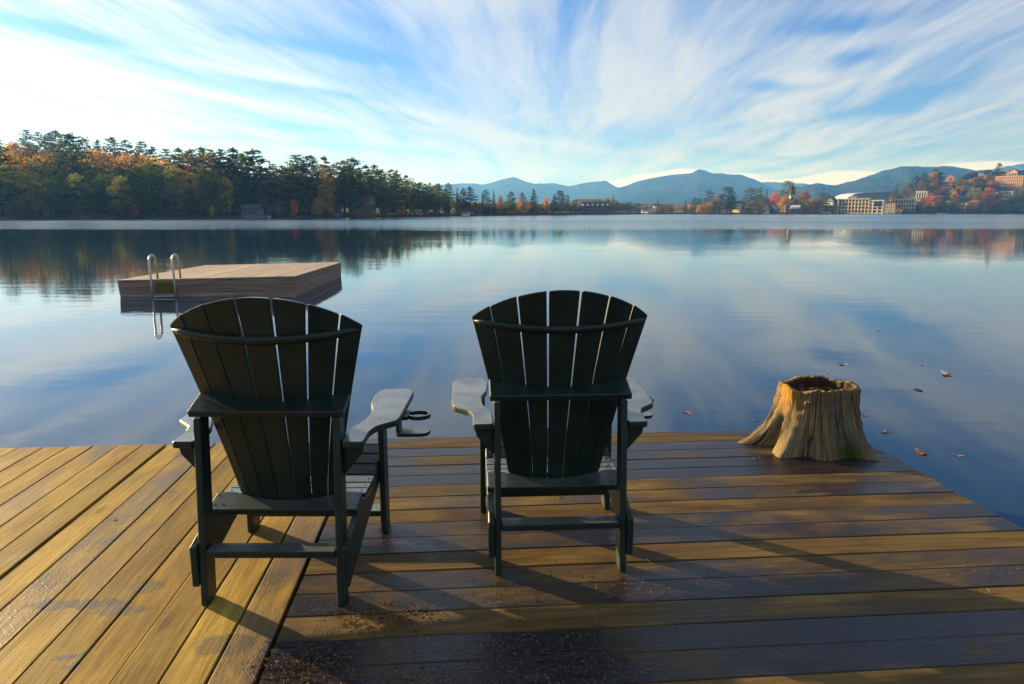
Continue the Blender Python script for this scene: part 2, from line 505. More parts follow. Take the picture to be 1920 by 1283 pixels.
# ------------------------------------------------------------------ chairs
def make_chair():
    root = empty("adirondack_chair")
    def P(name, bm): return obj(name, bm, [M_CHAIR, M_SCREW], root)
    T = 0.024; BV = 0.003
    xi, xo = 0.223, 0.247
    YZ = lambda s: (lambda a, b, t: (s * t, a, b))
    for s in (-1, 1):
        bm = bmesh.new()                                     # rear leg, leaning a little forward
        prism(bm, [(0, 0), (0.075, 0), (0.130, 0.665), (0.056, 0.655)], YZ(s), xi, xo, BV)
        P("leg", bm)
        bm = bmesh.new()
        prism(bm, [(0.56, 0), (0.65, 0), (0.65, 0.550), (0.56, 0.548)], YZ(s), 0.2715, 0.2955, BV)
        P("leg", bm)
        bm = bmesh.new()                                     # side rail
        prism(bm, [(0, .07), (0, .215), (.05, .232), (.26, .283), (.36, .258), (.44, .258), (.60, .315), (.66, .335), (.665, .27), (.62, .235), (.3, .155)], YZ(s), 0.2475, 0.271, BV)
        P("side_rail", bm)
        # arm, outline in (x,y)
        def rounded(pts, k=4, rr=.3):
            out = []
            n = len(pts)
            for i in range(n):
                p0, p1, p2 = Vector(pts[i - 1]), Vector(pts[i]), Vector(pts[(i + 1) % n])
                a = p1 + (p0 - p1) * rr; b = p1 + (p2 - p1) * rr
                for j in range(k + 1):
                    u = j / k
                    out.append(tuple(a * (1 - u) ** 2 + p1 * 2 * u * (1 - u) + b * u * u))
            return out
        outl = rounded([(.2485, .05), (.325, .05), (.325, .16), (.340, .215), (.409, .285), (.414, .655), (.385, .700), (.275, .700), (.256, .62), (.264, .49), (.288, .40), (.283, .29), (.2505, .20)], 4, .17)
        bm = bmesh.new()
        zf = lambda y: 0.552 + 0.022 * (y - .05) / .73
        prism(bm, outl, lambda a, b, t: (s * a, b, zf(b) + t), 0.0, 0.024, 0.004)
        P("armrest", bm)
        bm = bmesh.new()                                     # triangular bracket under the arm's rear end
        prism(bm, [(.2475, .549), (.318, .549), (.312, .52), (.2475, .445)], lambda a, b, t: (s * a, t, b), 0.085, 0.109, 0.002)
        P("bracket", bm)
        bm = bmesh.new()
        prism(bm, [(.296, .565), (.365, .567), (.36, .54), (.296, .47)], lambda a, b, t: (s * a, t, b), 0.595, 0.619, 0.002)
        P("bracket", bm)
    # backrest
    def rear(a, z, off=0.0):
        k = (z - 0.27) / 0.80
        Rz = 0.352 + 0.350 * max(k, 0) ** 1.2
        yc = 0.232 - 0.275 * (z - 0.30)
        return Vector(((Rz + off) * math.sin(a), yc + Rz - (Rz + off) * math.cos(a), z))
    bounds = [R(v) for v in (-29.5, -22.4, -13.6, -4.7, 4.7, 13.6, 22.4, 29.5)]
    bm = bmesh.new()
    for i in range(7):
        a0, a1 = bounds[i], bounds[i + 1]
        b = bmesh.new()
        NC, NR = 6, 8
        grid = {}
        am = (a0 + a1) / 2
        for side, off in ((0, 0.0), (1, 0.020)):
            for c in range(NC + 1):
                f = c / NC
                for r in range(NR + 1):
                    aa = a0 + (a1 - a0) * f
                    zt = 1.072 - 0.107 * abs(aa / R(29.5)) ** 1.9
                    zb = 0.262 + 0.05 * abs(aa / R(29.5)) ** 3
                    z = zb + (zt - zb) * r / NR
                    kz = (z - 0.27) / 0.8
                    gp = R(0.22 + 0.12 * kz) * (1.0 if abs(am) < R(12) else .75)
                    aL, aR = a0 + gp, a1 - gp
                    # flat plank: chord between its two long edges
                    p = rear(aL, z, off).lerp(rear(aR, z, off), f)
                    grid[side, c, r] = b.verts.new(p)
        for c in range(NC):
            for r in range(NR):
                b.faces.new([grid[0, c, r], grid[0, c + 1, r], grid[0, c + 1, r + 1], grid[0, c, r + 1]])
                b.faces.new([grid[1, c, r], grid[1, c, r + 1], grid[1, c + 1, r + 1], grid[1, c + 1, r]])
        for c in range(NC):
            b.faces.new([grid[0, c, NR], grid[0, c + 1, NR], grid[1, c + 1, NR], grid[1, c, NR]])
            b.faces.new([grid[0, c, 0], grid[1, c, 0], grid[1, c + 1, 0], grid[0, c + 1, 0]])
        for r in range(NR):
            b.faces.new([grid[0, 0, r], grid[0, 0, r + 1], grid[1, 0, r + 1], grid[1, 0, r]])
            b.faces.new([grid[0, NC, r], grid[1, NC, r], grid[1, NC, r + 1], grid[0, NC, r + 1]])
        bmesh.ops.recalc_face_normals(b, faces=b.faces[:])
        bmesh.ops.bevel(b, geom=[e for e in b.edges if e.calc_face_angle(0) > 0.9], offset=0.004, segments=2, affect='EDGES', profile=0.5, clamp_overlap=True)
        merge(bm, b)
    P("backrest", bm)
    # curved batten across the top
    bm = bmesh.new()
    N = 28
    prev = None
    for i in range(N + 1):
        a = R(-28.5 + 57 * i / N)
        e = min(1, (min(i, N - i) + .4) / 2.0)
        sec = []
        for (o_, zz) in ((.0205, -.014), (.0205, .014), (.030, .014), (.036, .008), (.038, 0), (.036, -.008), (.030, -.014)):
            p = rear(a, 0.926 + .024 * (a / R(28.5)) ** 2 + zz * e, .0205 + (o_ - .0205) * e)
            sec.append(bm.verts.new(p))
        if prev:
            for k in range(7):
                bm.faces.new((prev[k], prev[(k + 1) % 7], sec[(k + 1) % 7], sec[k])).smooth = True
        else:
            bm.faces.new(sec[::-1])
        prev = sec
    bm.faces.new(prev)
    bmesh.ops.recalc_face_normals(bm, faces=bm.faces[:])
    for i in range(7):
        a = (bounds[i] + bounds[i + 1]) / 2
        p = rear(a, 0.926 + .024 * (a / R(28.5)) ** 2, .0375)
        nrm = Vector((math.sin(a), -math.cos(a), 0))
        tube(bm, [p, p + nrm * .0015], .0035, 8, 1)
    P("batten", bm)
    def cutboard(half, y0, z0, ang, depth, cutw, cutd, name, thick=.024):
        pts = [(-half, 0), (half, 0), (half, depth), (cutw, depth)]
        n = 14
        for i in range(1, n):
            f = i / n
            x = cutw * math.cos(math.pi * 0 + f * math.pi)
            pts.append((x, depth - cutd * (1 - (x / cutw) ** 2)))
        pts += [(-cutw, depth), (-half, depth)]
        bm = bmesh.new()
        c, s = math.cos(ang), math.sin(ang)
        prism(bm, pts, lambda a, b, t: (a, y0 + b * c - t * s, z0 + b * s + t * c), -thick, 0, .003)
        for sx in (-1, 1):
            for (dx_, b_) in ((.016, .03), (.016, .085), (.05, .03)):
                a = sx * (half - dx_)
                tube(bm, [(a, y0 + b_ * c - (.0002) * s, z0 + b_ * s + .0002 * c), (a, y0 + b_ * c - .001 * s, z0 + b_ * s + .001 * c)], .0042, 8, 1)
        return P(name, bm)
    cutboard(.262, .050, .682, R(19), .118, .236, .058, "back_brace")
    cutboard(.2705, .150, .288, R(13), .110, .200, .050, "lower_back_brace")
    # seat slats
    bm = bmesh.new()
    prof = [(.42, .285), (.50, .293), (.58, .322), (.64, .345), (.70, .362)]
    def zs(y):
        return float(np.interp(y, [.30, .42, .48, .56, .66, .72], [.285, .279, .286, .318, .352, .362]))
    ys = [.362, .424, .486, .548, .610, .668]
    for k, (y0_, y1_) in enumerate([(.30, .357), (.362, .419), (.424, .481), (.486, .543), (.548, .605), (.610, .668), (.672, .706)]):
        za, zb = zs(y0_), zs(y1_)
        an = math.atan2(zb - za, y1_ - y0_)
        b = bmesh.new()
        Ln = math.hypot(zb - za, y1_ - y0_)
        bmesh.ops.create_cube(b, size=1)
        for v in b.verts:
            v.co = Vector((v.co.x * .541, v.co.y * Ln, v.co.z * .02 - .01))
        bevel(b, .003)
        b.transform(Matrix.Translation((0, (y0_ + y1_) / 2, (za + zb) / 2 + .003)) @ Matrix.Rotation(an, 4, 'X'))
        merge(bm, b)
        if k < 6:
            for sx in (-1, 1):
                tube(bm, [(sx * .25, (y0_ + y1_) / 2, (za + zb) / 2 + .003), (sx * .25, (y0_ + y1_) / 2, (za + zb) / 2 + .0045)], .0045, 8, 1)
    P("seat", bm)
    bm = bmesh.new(); box(bm, (-.2225, .010, .172), (.2225, .078, .197), .003); P("rear_stretcher", bm)
    bm = bmesh.new(); box(bm, (-.271, .566, .070), (.271, .644, .095), .003); P("front_stretcher", bm)
    bm = bmesh.new(); box(bm, (-.271, .6655, .245), (.271, .689, .335), .003); P("apron", bm)
    # cup holder on the right arm
    ch = bmesh.new()
    cx0, cy0 = .462, .44
    ring = [(cx0 + .046 * math.cos(t), cy0 + .046 * math.sin(t)) for t in np.linspace(-2.6, 2.6, 26)]
    for off, z0_, z1_ in ((0, .546, .562),):
        n = len(ring)
        va, vb, vc, vd = [], [], [], []
        for (x, y) in ring:
            ux, uy = (x - cx0) / .046, (y - cy0) / .046
            va.append(ch.verts.new((x, y, z0_))); vb.append(ch.verts.new((x, y, z1_)))
            vc.append(ch.verts.new((x - ux * .009, y - uy * .009, z1_))); vd.append(ch.verts.new((x - ux * .009, y - uy * .009, z0_)))
        for i in range(n - 1):
            for p, q in ((va, vb), (vb, vc), (vc, vd), (vd, va)):
                ch.faces.new((p[i], p[i + 1], q[i + 1], q[i]))
        ch.faces.new((va[0], vb[0], vc[0], vd[0])); ch.faces.new((vd[-1], vc[-1], vb[-1], va[-1]))
    pad = [(cx0 + .044 * math.cos(t), cy0 + .044 * math.sin(t)) for t in np.linspace(-1.7, 1.7, 14)] + [(.380, cy0 + .045), (.380, cy0 - .045)]
    prism(ch, pad, lambda a, b, t: (a, b, t), .478, .492, .002)
    box(ch, (.376, cy0 - .040, .480), (.388, cy0 + .040, .566), .002)
    box(ch, (.385, cy0 - .045, .546), (.424, cy0 + .045, .561), .002)
    bmesh.ops.recalc_face_normals(ch, faces=ch.faces[:])
    P("cup_holder", ch)
    return root

def copy_tree(o, parent=None):
    c = o.copy()
    COL.objects.link(c)
    c.parent = parent
    for ch in o.children:
        copy_tree(ch, c)
    return c

chair = make_chair()
chair2 = copy_tree(chair)
chair.location = (-.828, 2.2, 0.001)
chair.rotation_euler = (0, 0, R(0.0))
tag(chair, "dark green slatted adirondack chair straddling the seam between golden and dark planks", "chair", "adirondack chairs facing the lake")
chair2.location = (.184, 2.415, 0.001)
chair2.rotation_euler = (0, 0, R(3.3))
for o in chair2.children:
    if o.name.startswith('cup_holder'): o.location.x -= .062      # swung in under the arm
tag(chair2, "dark green slatted adirondack chair between the other chair and the tree stump", "chair", "adirondack chairs facing the lake")

# ------------------------------------------------------------------ stump
def value_noise(seed):
    g = np.random.RandomState(seed).rand(64, 64)
    def f(x, y):
        xi = np.floor(x).astype(int); yi = np.floor(y).astype(int)
        fx = x - xi; fy = y - yi
        fx = fx * fx * (3 - 2 * fx); fy = fy * fy * (3 - 2 * fy)
        a = g[xi % 64, yi % 64]; b = g[(xi + 1) % 64, yi % 64]; c = g[xi % 64, (yi + 1) % 64]; d = g[(xi + 1) % 64, (yi + 1) % 64]
        return a * (1 - fx) * (1 - fy) + b * fx * (1 - fy) + c * (1 - fx) * fy + d * fx * fy
    return f
def make_stump():
    root = empty("tree_stump", (1.775, 3.93, 0.0), 0, "hollow weathered tree stump with flared roots on the dock corner", "tree stump")
    NA, NZ = 180, 30
    H = 0.355
    sn = value_noise(33)
    def prof(th, f):
        # flare towards the base; roots at chosen angles
        r = 0.205 + 0.055 * (1 - f) ** 1.3 + 0.035 * (1 - f) ** 4
        for a, amp, w, pw_ in ((R(178), .135, .17, 3.0), (R(212), .05, .16, 2.0), (R(226), .105, .17, 2.6), (R(262), .055, .24, 2.6), (R(305), .125, .24, 2.4), (R(335), .03, .2, 2), (R(20), .07, .3, 2.5), (R(80), .07, .4, 2.5), (R(140), .05, .3, 2.5)):
            d = (th - a + math.pi) % (2 * math.pi) - math.pi
            r += amp * math.exp(-(d / w) ** 2) * (1 - f) ** pw_
        d = (th - R(198) + math.pi) % (2 * math.pi) - math.pi
        r -= .07 * math.exp(-(d / .14) ** 2) * (1 - f) ** 1.5
        # irregular fluting that follows the grain
        tw = th + .12 * f
        for k, (n_, am) in enumerate(((1.4, .040), (3.5, .026), (9, .014), (22, .007))):
            def q(u): return float(sn(np.array([u * n_ + 11 * k]), np.array([f * 1.2 + 3 * k]))[0]) - .5
            e = min(1, max(0, (th - 5.9) / .38))
            am = am * (1 + .35 * math.sin(9 * f + 3 * th))
            r += am * (q(tw) * (1 - e) + q(tw - 2 * math.pi) * e)
        r += .007 * math.sin(21 * f + 5 * th) * math.sin(13 * f - 8 * th) * (1 - f * .5)
        return r
    verts, faces = [], []
    topz = [H + .010 * math.sin(2 * math.pi * i / NA + 1.2) + .028 * (float(sn(np.array([abs(i - NA / 2) * .09]), np.array([7.3]))[0]) - .5) + .010 * (float(sn(np.array([abs(i - NA / 2) * .35]), np.array([1.3]))[0]) - .5) for i in range(NA)]
    def P(th, r, z): return (r * math.cos(th), r * math.sin(th) * 0.86, z)
    for j in range(NZ + 1):
        f = j / NZ
        for i in range(NA):
            th = 2 * math.pi * i / NA
            verts.append(P(th, prof(th, f), topz[i] * f))
    for j in range(NZ):
        for i in range(NA):
            i2 = (i + 1) % NA
            faces.append((j * NA + i, j * NA + i2, (j + 1) * NA + i2, (j + 1) * NA + i))
    me = bpy.data.meshes.new("bark")
    n_out = len(faces)
    # rim and hollow
    base = NZ * NA
    rings = [(0.020, 0.004, 0), (0.032, -0.004, 0), (0.040, -0.05, 1), (0.05, -0.16, 1)]
    prev = base
    for dr, dzz, _ in rings:
        st = len(verts)
        for i in range(NA):
            th = 2 * math.pi * i / NA
            r = prof(th, 1) - dr + .004 * math.sin(13 * th) + .005 * math.sin(5 * th + 2)
            verts.append(P(th, r, topz[i] + dzz))
        for i in range(NA):
            i2 = (i + 1) % NA
            faces.append((prev + i, prev + i2, st + i2, st + i))
        prev = st
    me.from_pydata(verts, [], faces)
    for i_, p in enumerate(me.polygons):
        p.use_smooth = True
        if i_ >= n_out + 2 * NA: p.material_index = 1
    m, t = new_mat("grey_weathered_stump_wood")
    co = t.n('ShaderNodeTexCoord').outputs['Object']
    sp = t.n('ShaderNodeSeparateXYZ', {0: co})
    ang = t.m('ARCTAN2', sp.outputs[1], sp.outputs[0])
    cyl = t.comb(ang, t.m('MULTIPLY', sp.outputs[2], 0.9), 0.0)
    f1 = t.noise(t.scalev(cyl, (16, 2.2, 1)), 1.0, 8, 0.68, 0.7)
    f2 = t.noise(t.scalev(cyl, (34, 5, 1)), 1.0, 7, 0.7, 1.6)
    bl = t.noise(co, 9, 5, 0.6)
    c = t.ramp(f1, [(0.28, (0.022, 0.016, 0.011)), (0.42, (0.15, 0.11, 0.05)), (0.55, (0.36, 0.265, 0.11)), (0.75, (0.55, 0.42, 0.19))])
    c = t.mix(t.mapr(f2, 0.46, 0.66, 0, 0.8), c, (0.04, 0.03, 0.02))
    gb = t.noise(co, 6, 5, .65, 1.0)
    c = t.mix(t.mapr(gb, .42, .62, 0, .75), c, t.mix(f2, (0.11, 0.098, 0.078), (0.27, 0.24, 0.19)))
    cr = t.noise(t.scalev(cyl, (5.5, .9, 1), (3, 3, 3)), 1.0, 3, .5, 1.2)
    crack = t.mapr(t.m('ABSOLUTE', t.m('SUBTRACT', cr, .5)), 0.0, .022, 1.0, 0.0, True)
    c = t.mix(t.m('MULTIPLY', crack, .85), c, (0.018, 0.012, 0.008))
    # orange lichen high up on one side
    up = t.mapr(sp.outputs[2], 0.17, 0.33)
    side = t.mapr(sp.outputs[0], 0.05, -0.16)
    c = t.mix(t.m('MULTIPLY', t.m('MULTIPLY', up, side), t.mapr(bl, 0.42, 0.55)), c, (0.50, 0.26, 0.04))
    # green moss low on the front
    low = t.mapr(sp.outputs[2], 0.17, 0.02)
    ma = t.mapr(t.m('ABSOLUTE', t.m('SUBTRACT', sp.outputs[0], 0.10)), 0.11, 0.02)
    fr = t.mapr(sp.outputs[1], 0.0, -0.12)
    c = t.mix(t.m('MULTIPLY', t.m('MULTIPLY', t.m('MULTIPLY', low, ma), fr), t.mapr(bl, 0.34, 0.5, 0.2, 1)), c, (0.045, 0.075, 0.008))
    h = t.m('SUBTRACT', t.m('ADD', f1, t.m('MULTIPLY', f2, 0.6)), crack)
    p = t.n('ShaderNodeBsdfPrincipled', {'Base Color': c, 'Roughness': 0.85, 'Specular IOR Level': 0.2, 'Normal': t.bump(h, 1.0, 0.035)})
    out_surf(t, p)
    obj("bark", me, [m, mat_simple('rotten_heartwood', (0.045, 0.028, 0.014), .95, .5, 30, .1, .6)], root)
    # litter filling the hollow
    vs = [(0, 0, H - .06)]
    fs = []
    rr = random.Random(5)
    K, J = 40, 8
    for j in range(1, J + 1):
        for i in range(K):
            th = 2 * math.pi * i / K
            r = prof(th, 1) * .84 * j / J
            vs.append((r * math.cos(th), r * math.sin(th) * .86, H - .052 + rr.uniform(-.012, .014) - .02 * (j / J)))
    for i in range(K):
        fs.append((0, 1 + i, 1 + (i + 1) % K))
    for j in range(J - 1):
        for i in range(K):
            a = 1 + j * K
            fs.append((a + i, a + K + i, a + K + (i + 1) % K, a + (i + 1) % K))
    for _ in range(260):
        th = rr.uniform(0, 6.28); q = rr.uniform(0, .17)
        x, y, z = q * math.cos(th), q * .86 * math.sin(th), H - .045 + rr.uniform(-.012, .014)
        s_ = rr.uniform(.006, .014); a = rr.uniform(0, 6.28); b = len(vs)
        vs += [(x + s_ * math.cos(a), y + s_ * math.sin(a), z), (x + .4 * s_ * math.cos(a + 1.5), y + .4 * s_ * math.sin(a + 1.5), z + .006), (x - s_ * math.cos(a), y - s_ * math.sin(a), z + .002), (x + .4 * s_ * math.cos(a - 1.5), y + .4 * s_ * math.sin(a - 1.5), z)]
        fs.append((b, b + 1, b + 2, b + 3))
    me = bpy.data.meshes.new("leaf_litter"); me.from_pydata(vs, [], fs)
    m2, t = new_mat("rotten_leaf_litter")
    rnd = t.n('ShaderNodeNewGeometry').outputs['Random Per Island']
    nn = t.noise(t.n('ShaderNodeTexCoord').outputs['Object'], 60, 4, .6)
    c = t.mix(nn, (0.03, 0.018, 0.01), t.ramp(rnd, [(0, (0.14, 0.06, 0.03)), (1, (0.34, 0.18, 0.10))]))
    out_surf(t, t.n('ShaderNodeBsdfPrincipled', {'Base Color': c, 'Roughness': 0.9}))
    obj("litter", me, m2, root)
make_stump()

# ------------------------------------------------------------------ swim raft and ladder
WZ = -0.35
def make_raft():
    root = empty("swim_raft", (-6.26, 16.35, WZ - .03), R(-1.5), "square grey wooden swim raft floating on the lake", "raft")
    root.rotation_euler = (R(-0.4), R(-1.2), R(1.9))
    m, t = new_mat("weathered_raft_wood")
    co = t.n('ShaderNodeTexCoord').outputs['Object']
    rnd = t.n('ShaderNodeNewGeometry').outputs['Random Per Island']
    g = t.noise(t.vm('ADD', t.scalev(co, (1.2, 1.2, 30)), t.comb(t.m('MULTIPLY', rnd, 30.0), 0.0, 0.0)), 1.0, 6, 0.6, 1.0)
    c = t.ramp(g, [(0.3, (0.12, 0.085, 0.06)), (0.55, (0.26, 0.19, 0.14)), (0.75, (0.38, 0.30, 0.23))])
    c = t.mix(1.0, c, t.ramp(rnd, [(0, (0.75, 0.75, 0.75)), (1, (1.15, 1.12, 1.08))]), 'MULTIPLY')
    out_surf(t, t.n('ShaderNodeBsdfPrincipled', {'Base Color': c, 'Roughness': 0.8, 'Normal': t.bump(g, .4, .01)}))
    m2, t = new_mat("raft_deck_wood")
    co = t.n('ShaderNodeTexCoord').outputs['Object']
    rnd = t.n('ShaderNodeNewGeometry').outputs['Random Per Island']
    g = t.noise(t.vm('ADD', t.scalev(co, (14, 0.8, 1)), t.comb(t.m('MULTIPLY', rnd, 30.0), 0.0, 0.0)), 1.0, 6, 0.6, 0.6)
    c = t.ramp(g, [(0.3, (0.20, 0.15, 0.10)), (0.6, (0.36, 0.28, 0.19)), (0.8, (0.46, 0.37, 0.26))])
    c = t.mix(1.0, c, t.ramp(rnd, [(0, (0.7, 0.7, 0.72)), (1, (1.15, 1.12, 1.05))]), 'MULTIPLY')
    out_surf(t, t.n('ShaderNodeBsdfPrincipled', {'Base Color': c, 'Roughness': 0.62, 'Specular IOR Level': .5}))
    hx, hy, top = 1.79, 2.25, 0.395
    bm = bmesh.new()
    n = 26
    for i in range(n):
        x0 = -hx + 2 * hx * i / n
        box(bm, (x0 + .004, -hy, top - .03), (x0 + 2 * hx / n - .004, hy, top + random.uniform(-.002, .002)), .002)
    obj("deck", bm, m2, root)
    bm = bmesh.new()
    for (z0, z1) in ((.235, .362), (.115, .231), (-0.03, .111)):
        o_ = .002 if z0 > .2 else 0.006 if z0 > .1 else .012
        box(bm, (-hx + .01 + o_, -hy + .012 + o_, z0), (hx - .01 - o_, -hy + .05, z1), .003)
        box(bm, (-hx + .01 + o_, hy - .05, z0), (hx - .01 - o_, hy - .012 - o_, z1), .003)
        box(bm, (-hx + .01 + o_, -hy + .052, z0), (-hx + .045, hy - .052, z1), .003)
        box(bm, (hx - .045, -hy + .052, z0), (hx - .01 - o_, hy - .052, z1), .003)
    obj("side_boards", bm, m, root)
    mf = mat_simple("wet_black_float", (0.012, 0.012, 0.013), 0.5, .3, 5)
    for yy in (-1.6, 0, 1.6):
        bm = bmesh.new()
        box(bm, (-hx + .08, yy - .45, -.25), (hx - .08, yy + .45, .02), .03)
        obj("float", bm, mf, root)
    bm = bmesh.new()                                            # green algae board behind the ladder
    box(bm, (-1.02, -hy - .004, .12), (-.64, -hy + .010, .33), .002)
    obj("algae_board", bm, mat_simple("mossy_board", (0.11, 0.10, 0.015), .8, .4, 9), root)
    st, t = new_mat("polished_ladder_steel")
    nn = t.noise(t.n('ShaderNodeTexCoord').outputs['Object'], 30, 3, .5)
    out_surf(t, t.n('ShaderNodeBsdfPrincipled', {'Base Color': (0.42, 0.40, 0.37), 'Metallic': 1.0, 'Roughness': t.m('ADD', .26, t.m('MULTIPLY', nn, .15))}))
    lad = empty("ladder"); lad.parent = root
    for xx in (-1.06, -.60):
        bm = bmesh.new()
        pts = [(xx, -hy - .09, -.7), (xx, -hy - .09, .38), (xx, -hy - .085, .72)]
        for k in range(1, 12):
            a = math.pi * k / 12
            pts.append((xx, -hy + .055 - .14 * math.cos(a), .76 + .12 * math.sin(a)))
        pts += [(xx, -hy + .195, .72), (xx, -hy + .20, .385)]
        tube(bm, pts, .022, 10)
        obj("handrail", bm, st, lad)
    for zz in (.045, -.25):
        bm = bmesh.new(); box(bm, (-1.04, -hy - .125, zz), (-.62, -hy - .055, zz + .028), .006); obj("rung", bm, st, lad)
make_raft()

# ------------------------------------------------------------------ water
def make_water():
    m, t = new_mat("lake_water")
    co = t.n('ShaderNodeTexCoord').outputs['Object']
    sp = t.n('ShaderNodeSeparateXYZ', {0: co})
    # wind-ruffled water begins some seventy metres out; calm nearer the dock
    far_n = t.noise(t.scalev(co, (.010, .035, 1)), 1.0, 4, .6)
    dist = t.m('ADD', sp.outputs[1], t.m('MULTIPLY', t.m('SUBTRACT', far_n, 0.5), 45.0))
    dist = t.m('ADD', dist, t.m('MULTIPLY', t.m('MAXIMUM', sp.outputs[0], 0.0), -0.06))
    ruf = t.mapr(dist, 62.0, 84.0, 0.0, 1.0, True)
    band = t.mapr(t.noise(t.scalev(co, (.004, .02, 1), (9, 3, 0)), 1.0, 4, .6), .40, .62, 0.55, 1.0)
    ruf = t.m('MULTIPLY', ruf, band)
    calm = t.mapr(t.noise(t.scalev(co, (.06, .16, 1)), 1.0, 4, .6), .38, .62, .25, 1.0)
    w1 = t.noise(t.scalev(co, (2.6, 7.0, 1)), 1.0, 3, .5, .6)
    w2 = t.noise(t.scalev(co, (0.5, 1.7, 1)), 1.0, 4, .5, .8)
    w3 = t.noise(t.scalev(co, (0.10, 0.5, 1)), 1.0, 3, .5, .4)
    h = t.m('ADD', t.m('MULTIPLY', w1, .10), t.m('ADD', t.m('MULTIPLY', w2, .42), t.m('MULTIPLY', w3, .55)))
    nrm = t.bump(h, t.m('ADD', t.m('MULTIPLY', calm, .26), t.m('MULTIPLY', ruf, .2)), 0.045)
    w4 = t.noise(t.scalev(co, (0.8, 3.5, 1)), 1.0, 4, .6)
    nrm = t.bump(w4, t.m('MULTIPLY', ruf, .8), 0.10, nrm)
    rough = t.m('ADD', 0.025, t.m('MULTIPLY', ruf, .20))
    p = t.n('ShaderNodeBsdfPrincipled', {'Base Color': (0.010, 0.030, 0.060), 'Roughness': rough, 'IOR': 1.42, 'Specular IOR Level': 0.5, 'Normal': nrm})
    out_surf(t, p)
    me = bpy.data.meshes.new("water")
    me.from_pydata([(-3000, -60, WZ), (3000, -60, WZ), (3000, 3000, WZ), (-3000, 3000, WZ)], [], [(0, 1, 2, 3)])
    tag(obj("water", me, m), "calm blue lake water reflecting the sky", "lake", kind='structure')
make_water()

# ------------------------------------------------------------------ land
US = 1329.0
SH_PX = [-900, -400, 0, 200, 400, 620, 800, 850, 1000, 1100, 1200, 1400, 1560, 1750, 1920, 2300, 3000]
SH_Y = [130, 145, 169, 178, 190, 217, 285, 326, 415, 507, 650, 650, 700, 780, 830, 900, 900]
def shore_Y(px): return float(np.interp(px, SH_PX, SH_Y))
SH_TH = np.array([math.atan((p - 960) / US) for p in SH_PX])
SH_R = np.array([y / math.cos(a) for y, a in zip(SH_Y, SH_TH)])
HR_TH = np.array([math.atan((p - 960) / US) for p in (1500, 1600, 1660, 1720, 1780, 1850, 1920, 2100, 2600)])
HR_H = np.array([2, 4, 10, 22, 34, 42, 48, 50, 40])
def gh(x, y):
    th = np.arctan2(x, y); r = np.hypot(x, y)
    rs = np.interp(th, np.concatenate([[-math.pi, -2.0], SH_TH, [2.0, math.pi]]), np.concatenate([[14, 40], SH_R, [500, 14]]))
    d = r - rs
    s = lambda v: np.clip(v, 0, 1) ** 2 * (3 - 2 * np.clip(v, 0, 1))
    h = -2.0 + 2.35 * s((d + 6) / 7.0)
    land = s(d / 40)
    h = h + land * 1.2
    h = h + s((d - 25) / 120) * np.exp(-(((x + 215) / 95) ** 2 + ((y - 330) / 130) ** 2)) * 20 * (x < 100)
    h = h + s((d - 10) / 170) * np.interp(th, HR_TH, HR_H, left=0, right=30) * (y > 300)
    far = np.clip((r - 1000) / 4000, 0, 1)
    h = h + land * far * 12 * (1 + np.sin(x * .0031 + 1) * .5)
    return h
def make_ground():
    fw = np.linspace(R(-50), R(50), 460)
    bk = np.linspace(R(50), R(310), 90)[1:-1]
    ths = np.concatenate([fw, bk])
    rs = np.concatenate([[3.0], np.geomspace(6, 120, 16), np.linspace(128, 1250, 150), np.geomspace(1300, 6000, 22)])
    TH, RR = np.meshgrid(ths, rs)
    X = RR * np.sin(TH); Y = RR * np.cos(TH)
    Z = gh(X, np.where(np.abs(Y) < 1e-6, 1e-6, Y))
    n = len(ths); k = len(rs)
    vs = np.stack([X.ravel(), Y.ravel(), Z.ravel()], 1)
    fs = []
    for j in range(k - 1):
        for i in range(n):
            i2 = (i + 1) % n
            fs.append((j * n + i, j * n + i2, (j + 1) * n + i2, (j + 1) * n + i))
    fs.append(tuple(range(n))[::-1])
    me = bpy.data.meshes.new("ground")
    me.from_pydata(vs.tolist(), [], fs)
    me.flip_normals()
    for p in me.polygons: p.use_smooth = True
    m, t = new_mat("shore_ground")
    co = t.n('ShaderNodeTexCoord').outputs['Object']
    n1 = t.noise(co, .05, 5, .6); n2 = t.noise(co, .6, 5, .6)
    c = t.mix(t.mapr(n1, .4, .6), (0.030, 0.036, 0.014), (0.060, 0.040, 0.020))
    c = t.mix(t.mapr(n2, .45, .65, 0, .6), c, (0.020, 0.022, 0.012))
    out_surf(t, t.n('ShaderNodeBsdfPrincipled', {'Base Color': c, 'Roughness': .95, 'Specular IOR Level': .1}))
    tag(obj("ground", me, m), "wooded shore land around the lake", "ground", kind='structure')
make_ground()

